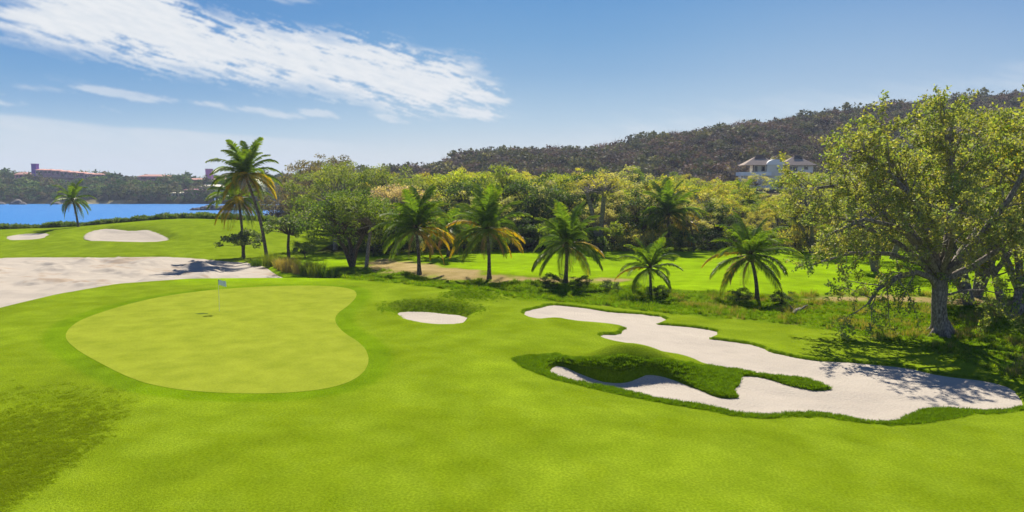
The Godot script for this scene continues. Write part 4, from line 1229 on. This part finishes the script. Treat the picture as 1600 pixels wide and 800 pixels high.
# ---------------------------------------------------------------- single trees of the middle ground
func build_mid_trees() -> void:
	var dark := [Color(0.106, 0.165, 0.037), Color(0.159, 0.224, 0.037), Color(0.074, 0.117, 0.037), Color(0.212, 0.253, 0.041)]
	var feather := [Color(0.232, 0.262, 0.080), Color(0.179, 0.224, 0.080), Color(0.297, 0.301, 0.094)]
	var almond := [Color(0.095, 0.146, 0.054), Color(0.138, 0.185, 0.067), Color(0.212, 0.234, 0.134), Color(0.074, 0.107, 0.054)]
	plant_tree("spreading_tree", "dark spreading tree with several stems left of the palm row", "tree", broadleaf(31, 9.6, 6.0, 3.6, 120, 120, 0.27, dark, -0.75, 1.25, 4, 0.26), on_ground(-19.8, 90), 0.0, Vector3.ONE, M.leaf, M.bark)
	plant_tree("slender_tree", "slender grey trunked tree just right of the dark spreading tree", "tree", broadleaf(32, 8.6, 3.0, 2.2, 40, 110, 0.25, [dark[1], dark[3], feather[0]], -0.5, 1.0, 1, 0.2), on_ground(-17.4, 86.5), 0.0, Vector3.ONE, M.leaf, M.pale_bark)
	plant_tree("feathery_tree", "tall feathery pale green tree behind the dark spreading tree", "tree", broadleaf(33, 13.5, 7.0, 5.2, 110, 110, 0.3, feather, -0.9, 1.3, 2, 0.25), on_ground(-27.5, 113), 0.0, Vector3.ONE, M.leaf, M.pale_bark)
	plant_tree("feathery_tree", "second feathery pale green tree, right of the tall one", "tree", broadleaf(34, 13.0, 6.0, 5.0, 90, 110, 0.3, feather, -0.9, 1.3, 2, 0.25), on_ground(-19.5, 117), 0.0, Vector3.ONE, M.leaf, M.pale_bark)
	plant_tree("blossom_tree", "pale tan blossoming tree peeping over the dark spreading tree", "tree", broadleaf(35, 10.2, 4.0, 2.6, 60, 100, 0.26, [Color(0.592, 0.428, 0.349), Color(0.466, 0.369, 0.242), Color(0.607, 0.412, 0.381)], -0.4, 1.1, 1, 0.2, 0.2), on_ground(-16.5, 104), 0.0, Vector3.ONE, M.leaf, M.pale_bark)
	plant_tree("almond_tree", "round leaved tree with a leaning trunk behind the tallest palm", "tree", broadleaf(36, 6.0, 3.6, 1.7, 42, 60, 0.36, almond, -0.3, 0.8, 1, 0.2), on_ground(-31.0, 101), 0.6, Vector3.ONE, M.leaf, M.bark)
	plant_tree("almond_tree", "lower round leaved tree left of the tallest palm's trunk", "tree", broadleaf(37, 3.9, 3.2, 1.2, 34, 60, 0.36, almond, -0.5, 0.7, 1, 0.13), on_ground(-37.2, 101), 0.0, Vector3.ONE, M.leaf, M.bark)
	plant_tree("round_bush", "small dark round bush left of the dark spreading tree", "bush", broadleaf(38, 2.6, 1.8, 1.2, 30, 80, 0.2, dark, -0.9, 0.5, 1, 0.08), on_ground(-29.0, 102), 0.0, Vector3.ONE, M.leaf, M.bark)
	# brown trees on the shore behind, left of the feathery tree
	for e in [[-61, 190, 1.0, "brown leaved shore tree left of the feathery tree, nearest the beach"], [-52, 200, 1.15, "taller brown shore tree beside the feathery tree"], [-70, 240, 1.1, "brown shore tree farthest left above the beach"], [-62, 250, 1.3, "large brown tree at the back of the shore wood"], [-50, 176, 0.9, "dull green shore tree right of the beach"]]:
		var k := broadleaf(40 + int(e[0]) % 7, 9.5, 5.0, 4.0, 60, 80, 0.4, [Color(0.179, 0.136, 0.094), Color(0.148, 0.146, 0.080), Color(0.232, 0.165, 0.121)], -0.9, 1.3, 1, 0.2)
		var y := maxf(base(e[0], e[1]), -4.5)
		plant_tree("shore_tree", e[3], "tree", k, Vector3(e[0], y, -e[1]), 0.0, Vector3.ONE * e[2] * 1.3, M.leaf, M.bark, "brown trees by the beach")

# ---------------------------------------------------------------- jungle
func build_jungle() -> void:
	var bright := [Color(0.366, 0.400, 0.043), Color(0.287, 0.347, 0.043), Color(0.478, 0.454, 0.054)]
	var mid := [Color(0.240, 0.292, 0.054), Color(0.173, 0.240, 0.054), Color(0.317, 0.331, 0.057)]
	var dark := [Color(0.070, 0.113, 0.039), Color(0.101, 0.148, 0.039), Color(0.054, 0.084, 0.039)]
	var olive := [Color(0.446, 0.385, 0.110), Color(0.542, 0.427, 0.110), Color(0.317, 0.307, 0.110)]
	var pale := [Color(0.509, 0.440, 0.219), Color(0.381, 0.373, 0.182), Color(0.605, 0.505, 0.291)]
	var kinds := []
	var words := ["bright green", "mid green", "dark green", "olive green", "pale green", "yellow green"]
	var pals := [bright, mid, dark, olive, pale, [bright[2], olive[1], bright[0]]]
	for k in 6:
		for v in 2:
			kinds.append(broadleaf(900 + k * 3 + v, 10.0, 4.6, [3.2, 3.8, 4.4, 3.6, 3.8, 3.0][k], [46, 48, 70, 40, 38, 44][k], 92, [0.30, 0.32, 0.34, 0.34, 0.32, 0.3][k], pals[k], [-0.5, -0.8, -1.0, -0.7, -0.7, -0.4][k], [1.05, 1.05, 1.3, 0.95, 0.95, 0.9][k], 1 + v, 0.2, 0.08 if k > 2 else 0.0))
	var rows := [[109, 0.80, 6.0], [114, 0.95, 6.0], [120, 1.02, 6.4], [127, 1.06, 6.8], [135, 1.08, 7.2], [144, 1.1, 7.6], [154, 1.06, 8.0], [166, 1.0, 8.6], [180, 0.96, 9.2], [196, 0.93, 10.0], [214, 0.9, 11.0]]
	var rown := ["front row", "second row", "third row", "fourth row", "fifth row", "sixth row", "seventh row", "eighth row", "ninth row", "tenth row", "rearmost row"]
	rng.seed = 606
	for r in rows.size():
		var d0: float = rows[r][0]
		var x := -0.235 * d0 if r > 1 else -0.18 * d0
		var ends := 0.60 * d0
		var list := []
		while x < ends:
			list.append(x + rnd(-1.4, 1.4))
			x += rows[r][2] * rnd(0.8, 1.15)
		for q in list.size():
			var d: float = d0 + rnd(-1.6, 1.6)
			var s: float = rows[r][1] * rnd(0.82, 1.16)
			var px: float = list[q]
			var u: float = px / d
			# the canopy dips towards the right, below the villa
			s *= lerpf(1.0, 0.82, ss(0.16, 0.3, u)) * (lerpf(1.0, 0.8, ss(0.3, 0.36, u)) if d < 250 else 1.0)
			if absf(px - 92 * d / 262) < 0.075 * d and d > 150:
				s *= 0.75
			var pick: int = [0, 1, 2, 3, 4, 5][rng.randi() % 6]
			if r == 0: pick = [2, 2, 1, 3, 2, 4][rng.randi() % 6]
			if r > 0 and r < 6 and rng.randf() < 0.22: pick = 2
			elif r > 4 and rng.randf() < 0.5: pick = [0, 0, 1, 5][rng.randi() % 4]
			if u < 0.08 and r > 2 and rng.randf() < 0.5: pick = 0
			if u > 0.08 and r > 0 and r < 5 and rng.randf() < 0.5: pick = [3, 5, 4][rng.randi() % 3]
			var label := "%s jungle tree, %s from the left in the %s beyond the fairway" % [words[pick], ORD[q], rown[r]]
			plant_tree("jungle_tree", label, "tree", kinds[pick * 2 + rng.randi() % 2], on_ground(px, d), rnd(0, TAU), Vector3(s * rnd(0.92, 1.12), s, s), M.leaf, M.pale_bark if pick > 2 else M.bark, "jungle trees beyond the fairway")
	var vx := [70.0, 75.5, 81.0, 86.0, 91.5, 97.0, 103.0]
	for q in vx.size():
		plant_tree("jungle_tree", "low tree on the slope right below the villa, %s from the left" % ORD[q], "tree", kinds[[0, 6, 8, 2, 10, 6, 1][q]], on_ground(vx[q], 236 + (q % 3) * 3), q * 1.7, Vector3(0.95, 0.62 + 0.06 * (q % 3), 0.95), M.leaf, M.bark, "low trees below the villa")
	# shrubs that close the foot of the jungle
	var shrub := [broadleaf(71, 3.0, 2.2, 1.5, 34, 60, 0.26, dark, -1.0, 0.7, 1, 0.06), broadleaf(72, 3.2, 2.2, 1.6, 34, 60, 0.28, mid, -1.0, 0.7, 1, 0.06), broadleaf(73, 3.0, 2.4, 1.5, 34, 56, 0.28, olive, -1.0, 0.7, 1, 0.06)]
	var x := -20.0
	var k := 0
	while x < 66:
		var p := rng.randi() % 3
		var s := rnd(0.8, 1.35)
		var d := 105.5 - maxf(0, x - 20) * 0.05 + rnd(-0.8, 0.8)
		plant_tree("jungle_shrub", "%s shrub at the foot of the jungle, %s from the left" % [["dark", "mid green", "olive"][p], ORD[k] if k < 30 else "farthest"], "shrub", shrub[p], on_ground(x, d), rnd(0, TAU), Vector3(s, s * rnd(0.8, 1.3), s), M.leaf, M.bark, "shrubs along the jungle edge")
		x += rnd(2.4, 3.4)
		k += 1
	for e in [[3.9, 69.2, 0.42, "low dark bush left of the middle row palm's foot"], [6.6, 69.0, 0.36, "low dark bush right of the middle row palm's foot"], [12.9, 64.0, 0.34, "low dark bush at the foot of the shortest palm"], [19.4, 61.6, 0.4, "low dark bush left of the curved palm's foot"], [22.6, 60.6, 0.38, "low dark bush right of the curved palm's foot"], [9.0, 66.5, 0.34, "low dark bush between the middle and the shortest palm"]]:
		plant_tree("low_bush", e[3], "bush", shrub[0], on_ground(e[0], e[1]), e[0], Vector3(e[2] * 1.3, e[2], e[2]), M.leaf, M.bark, "low bushes under the palms")
	# the tall pale trunk standing clear of the canopy
	plant_tree("tall_tree", "tall tree with a bare pale trunk at the jungle edge", "tree", broadleaf(81, 12.0, 4.8, 2.0, 50, 70, 0.3, olive, -0.2, 1.0, 2, 0.36, 0.1), on_ground(12.8, 106.5), 0.4, Vector3(1, 0.92, 1), M.leaf, M.pale_bark)

# ---------------------------------------------------------------- grass
func tuft(seed_: int, blades: int, high: float, wide: float, spread: float, lean: float) -> ArrayMesh:
	rng.seed = seed_
	var b := MB.new()
	for k in blades:
		var a := rnd(0, TAU)
		var o := Vector3(cos(a), 0, sin(a)) * spread * sqrt(rng.randf())
		var h := high * rnd(0.55, 1.15)
		var t := rnd(0, TAU)
		var ln := Vector3(cos(t), 0, sin(t)) * h * lean * rnd(0.3, 1.3)
		var s := Vector3(-sin(t + rnd(-1, 1)), 0, cos(t)) * wide * 0.5
		var m := o + Vector3(0, h * 0.6, 0) + ln * 0.4
		var e := o + Vector3(0, h * rnd(0.8, 1.0), 0) + ln
		var g := rnd(0.75, 1.25)
		var c := Color(g * rnd(0.9, 1.2), g, g)
		b.tri(o - s, m - s * 0.8, m + s * 0.8, c)
		b.tri(o - s, m + s * 0.8, o + s, c)
		b.tri(m - s * 0.8, e, m + s * 0.8, c)
	return b.mesh()

func build_grass() -> void:
	var lawn := tuft(1, 26, 0.13, 0.018, 0.16, 0.7)
	var weeds := tuft(2, 30, 0.34, 0.03, 0.22, 0.6)
	var dry := tuft(3, 26, 0.42, 0.016, 0.2, 0.5)
	var xf := []
	var cs := []
	rng.seed = 12
	# long grass of the peninsula and the bunker lips
	var r: Rect2 = areas.ridge.r
	for k in 42000:
		var x := rnd(r.position.x, r.end.x)
		var d := rnd(r.position.y, r.end.y)
		if sdf(Vector2(x, d), areas.ridge.p) > 0: continue
		var c := cut(x, d)
		if c[1] < 0.12: continue
		var s := rnd(0.6, 1.15)
		xf.append(Transform3D(Basis(Vector3.UP, rnd(0, TAU)).scaled(Vector3(s, s * rnd(0.7, 1.1), s)), on_ground(x, d)))
		cs.append(Color(0.150, 0.245, 0.010) * rnd(0.8, 1.25))
	for k in 5200:
		var x := rnd(-10.5, -1.0)
		var d := rnd(46.5, 55.0)
		var s0 := sdf(Vector2(x, d), bunkers[1].p)
		if s0 < 0.2 or s0 > rnd(0.9, 1.8): continue
		if rng.randf() > ss(47.0, 50.5, d): continue
		var s := rnd(0.3, 0.6)
		xf.append(Transform3D(Basis(Vector3.UP, rnd(0, TAU)).scaled(Vector3(s, s, s)), on_ground(x, d)))
		cs.append(Color(0.150, 0.245, 0.010) * rnd(0.8, 1.25))
	for bi in [0]:
		var b = bunkers[bi]
		var n: int = b.p.size()
		for k in n:
			var p: Vector2 = b.p[k]
			var q: Vector2 = b.p[(k + 1) % n]
			var nrm := Vector2(q.y - p.y, p.x - q.x).normalized()
			if Geometry2D.is_point_in_polygon((p + q) / 2 + nrm * 0.05, b.p):
				nrm = -nrm
			if nrm.y < (0.1 if bi == 0 else -0.3):
				continue
			for j in int(p.distance_to(q) * (40 if bi == 0 else 190)):
				var o := rnd(0.12, 0.26) if bi == 0 else rnd(0.2, 2.0)
				var s2 := p.lerp(q, rng.randf()) + nrm * o
				if cut(s2.x, s2.y)[1] < 0.1: continue
				var s := rnd(0.35, 0.6) if bi == 0 else rnd(0.3, 0.62)
				xf.append(Transform3D(Basis(Vector3.UP, rnd(0, TAU)).scaled(Vector3(s, s, s)), on_ground(s2.x, s2.y)))
				cs.append(Color(0.150, 0.245, 0.010) * rnd(0.8, 1.25))
	# the hump behind the small bunker
	for k in 1500:
		var x := rnd(-5.5, -0.2)
		var d := rnd(52.4, 55.2)
		if bell((x + 3.0) / 2.2) * bell((d - 54.0) / 1.2) < rnd(0.1, 0.9): continue
		var s := rnd(0.35, 0.7)
		xf.append(Transform3D(Basis(Vector3.UP, rnd(0, TAU)).scaled(Vector3(s, s, s)), on_ground(x, d)))
		cs.append(Color(0.150, 0.245, 0.010) * rnd(0.8, 1.25))
	multi("lip_grass", "long green grass on the bunker lips and the peninsula", "grass", lawn, M.blade, xf, cs)
	stage("lip grass %d" % xf.size())
	# coarse grass of the left foreground
	xf = []
	cs = []
	for k in 26000:
		var d := rnd(16, 40)
		var x := rnd(-0.74 * d - 1, -6)
		var l := sdf(Vector2(x, d), areas.left.p)
		if l > rnd(-0.7, 0.5) or rng.randf() < ss(22, 31, d + 2.0 * rough_noise.get_noise_2d(x, d)): continue
		var s := rnd(0.5, 0.85)
		xf.append(Transform3D(Basis(Vector3.UP, rnd(0, TAU)).scaled(Vector3(s * 1.3, s * 0.34, s * 1.3)), on_ground(x, d)))
		cs.append(Color(0.215, 0.285, 0.008) * rnd(0.85, 1.2))
	multi("coarse_grass", "coarse mown grass of the left foreground", "grass", lawn, M.blade, xf, cs)
	# weedy strip under the palms and round the big tree
	xf = []
	cs = []
	var xd := []
	var cd := []
	r = areas.rough.r
	for k in 44000:
		var x := rnd(r.position.x, minf(r.end.x, 46))
		var d := rnd(r.position.y, r.end.y)
		var q := Vector2(x, d)
		if sdf(q, areas.rough.p) > 0: continue
		if cut(x, d)[1] < 0.4: continue
		var n := rough_noise.get_noise_2d(x, d)
		var t := minf(area_sd("dirt", x, d), area_sd("dirt2", x, d))
		if t + n * 2.2 < 0.3 and rng.randf() < 0.93: continue
		var s := rnd(0.5, 1.2) * clampf(0.75 + 1.3 * n, 0.35, 1.5)
		var tf := Transform3D(Basis(Vector3.UP, rnd(0, TAU)).scaled(Vector3(s, s, s)), on_ground(x, d))
		if n > 0.16 and x > 14 and rng.randf() < 0.55:
			xd.append(tf)
			cd.append([Color(0.350, 0.289, 0.131), Color(0.228, 0.228, 0.070), Color(0.420, 0.333, 0.193)][rng.randi() % 3])
		else:
			xf.append(tf)
			cs.append((Color(0.165, 0.265, 0.012) if rng.randf() < 0.7 else Color(0.235, 0.30, 0.02)) * rnd(0.7, 1.3))
	multi("weed_strip", "lush green weeds on the strip under the palms", "weeds", weeds, M.blade, xf, cs)
	multi("dry_grass", "dry straw grass among the weeds round the huge tree", "grass", dry, M.blade, xd, cd)
	stage("weeds %d %d" % [xf.size(), xd.size()])
	# tall tussocks behind the green
	var tall := [tuft(7, 260, 1.5, 0.035, 0.75, 0.55), tuft(8, 260, 1.7, 0.035, 0.8, 0.5), tuft(9, 220, 1.3, 0.035, 0.8, 0.65)]
	var list := [[-32.5, 92.5, 1.0, 1], [-30.3, 91, 1.1, 0], [-28.4, 89, 1.0, 2], [-27.2, 86.5, 1.1, 2], [-25.8, 84, 1.15, 2], [-24.0, 82.5, 1.2, 2], [-22.6, 80.5, 1.2, 0], [-21.2, 78.8, 1.2, 0], [-19.8, 77.8, 1.1, 1], [-26.5, 88, 1.0, 0], [-23.5, 84.5, 0.9, 1]]
	var cols := [Color(0.193, 0.228, 0.035), Color(0.088, 0.149, 0.026), Color(0.403, 0.298, 0.140)]
	for k in list.size():
		var e = list[k]
		var m: StandardMaterial3D = M.blade.duplicate()
		m.albedo_color = cols[e[3]].linear_to_srgb()
		var tt := thing("grass_tussock", "%s tall grass tussock behind the green, %s from the waste sand" % [["yellow green", "dark green", "straw coloured"][e[3]], ORD[k]], "grass clump", on_ground(e[0], e[1]), k * 1.3, "tall grasses behind the green")
		var o := part(tt, "blades", tall[k % 3], m)
		o.scale = Vector3.ONE * e[2]
	# sea grape hedge along the shore mound
	var cl := MB.new()
	rng.seed = 91
	for k in 90:
		add_leaf(cl, Vector3(0, 0.45, 0) + dir3() * pow(rng.randf(), 0.4) * Vector3(0.8, 0.55, 0.6).length() * 0.6, 0.3, 0.8, [Color(1, 1, 1), Color(1.3, 1.25, 1.2), Color(0.7, 0.75, 0.7)])
	var hedge := cl.mesh()
	xf = []
	cs = []
	for k in 1500:
		var x := rnd(-112, -40)
		var d := 146.5 + rnd(-1.6, 2.4) + 3.0 * sin(x * 0.05)
		var s := rnd(0.4, 0.85) * (1.0 + 0.5 * rough_noise.get_noise_2d(x * 0.6, 3.0))
		xf.append(Transform3D(Basis(Vector3.UP, rnd(0, TAU)).scaled(Vector3(s, s, s)), on_ground(x, d)))
		cs.append([Color(0.140, 0.201, 0.038), Color(0.096, 0.149, 0.038), Color(0.210, 0.245, 0.070)][rng.randi() % 3])
	multi("shore_hedge", "low leafy hedge along the crest before the sea", "hedge", hedge, M.leaf, xf, cs)

func build_small_things() -> void:
	# the flag
	var f := thing("golf_flag", "small white flag on a thin white pole in the green", "flag", on_ground(-19.58, 48.34) + Vector3(0, 0.008, 0))
	var st := MB.new()
	st.tube([Vector3(0, -0.1, 0), Vector3(0, 1.0, 0), Vector3(0, 2.15, 0)], [0.011, 0.011, 0.009], 8)
	part(f, "pole", st.mesh(), M.steel_white)
	var b := MB.new()
	var nx := 10
	for k in nx:
		for j in 2:
			var pt := func(u: float, v: float) -> Vector3:
				return Vector3(0.02 + u * 0.52, 2.12 - v * 0.36 - u * 0.13 + 0.02 * sin(u * 9), 0.06 * sin(u * 8.0 + v))
			var u0 := float(k) / nx
			var u1 := float(k + 1) / nx
			var v0 := j * 0.5
			var v1 := v0 + 0.5
			b.tri(pt.call(u0, v0), pt.call(u1, v0), pt.call(u1, v1), Color.WHITE)
			b.tri(pt.call(u0, v0), pt.call(u1, v1), pt.call(u0, v1), Color.WHITE)
	part(f, "cloth", b.mesh(), M.flag_cloth)
	part(f, "hem", slab(Vector3(0.05, 0.38, 0.025)), M.flag_band, Vector3(0.02, 1.94, 0))
	# dark worn turf beside the flag
	var cm := MB.new()
	for k in 12:
		var a0 := TAU * k / 12
		var a1 := TAU * (k + 1) / 12
		var r0 := 1.0 + 0.25 * sin(k * 2.3)
		var r1 := 1.0 + 0.25 * sin(((k + 1) % 12) * 2.3)
		cm.tri(Vector3.ZERO, Vector3(cos(a0) * 0.42 * r0, 0, sin(a0) * 0.22 * r0), Vector3(cos(a1) * 0.42 * r1, 0, sin(a1) * 0.22 * r1), Color.WHITE)
	structure("turf_patch", cm.mesh(), mat("worn_turf", Color(0.05, 0.085, 0.012), 0.95, 0.1), on_ground(-20.36, 47.36) + Vector3(0, 0.014, 0))
	# driftwood log
	var w := MB.new()
	rng.seed = 3
	w.tube([Vector3(-1.3, 0.12, 0.6), Vector3(-0.7, 0.22, 0.35), Vector3(0, 0.2, 0.1), Vector3(0.6, 0.16, -0.35), Vector3(1.2, 0.1, -0.8)], [0.1, 0.2, 0.19, 0.14, 0.06], 9, Color.WHITE)
	w.tube([Vector3(0.1, 0.2, 0.1), Vector3(0.5, 0.42, 0.1), Vector3(0.95, 0.5, 0.05)], [0.1, 0.07, 0.03], 6, Color.WHITE)
	w.tube([Vector3(-0.8, 0.22, 0.35), Vector3(-1.1, 0.5, 0.2), Vector3(-1.2, 0.75, 0.1)], [0.09, 0.06, 0.02], 6, Color.WHITE)
	var log_at := on_ground(21.9, 55.2)
	var lg := part(self, "driftwood_log", w.mesh(), M.driftwood, log_at)
	lg.rotation.y = 0.5
	tag(lg, "bleached grey fallen log lying in the weeds under the curved palm", "log")
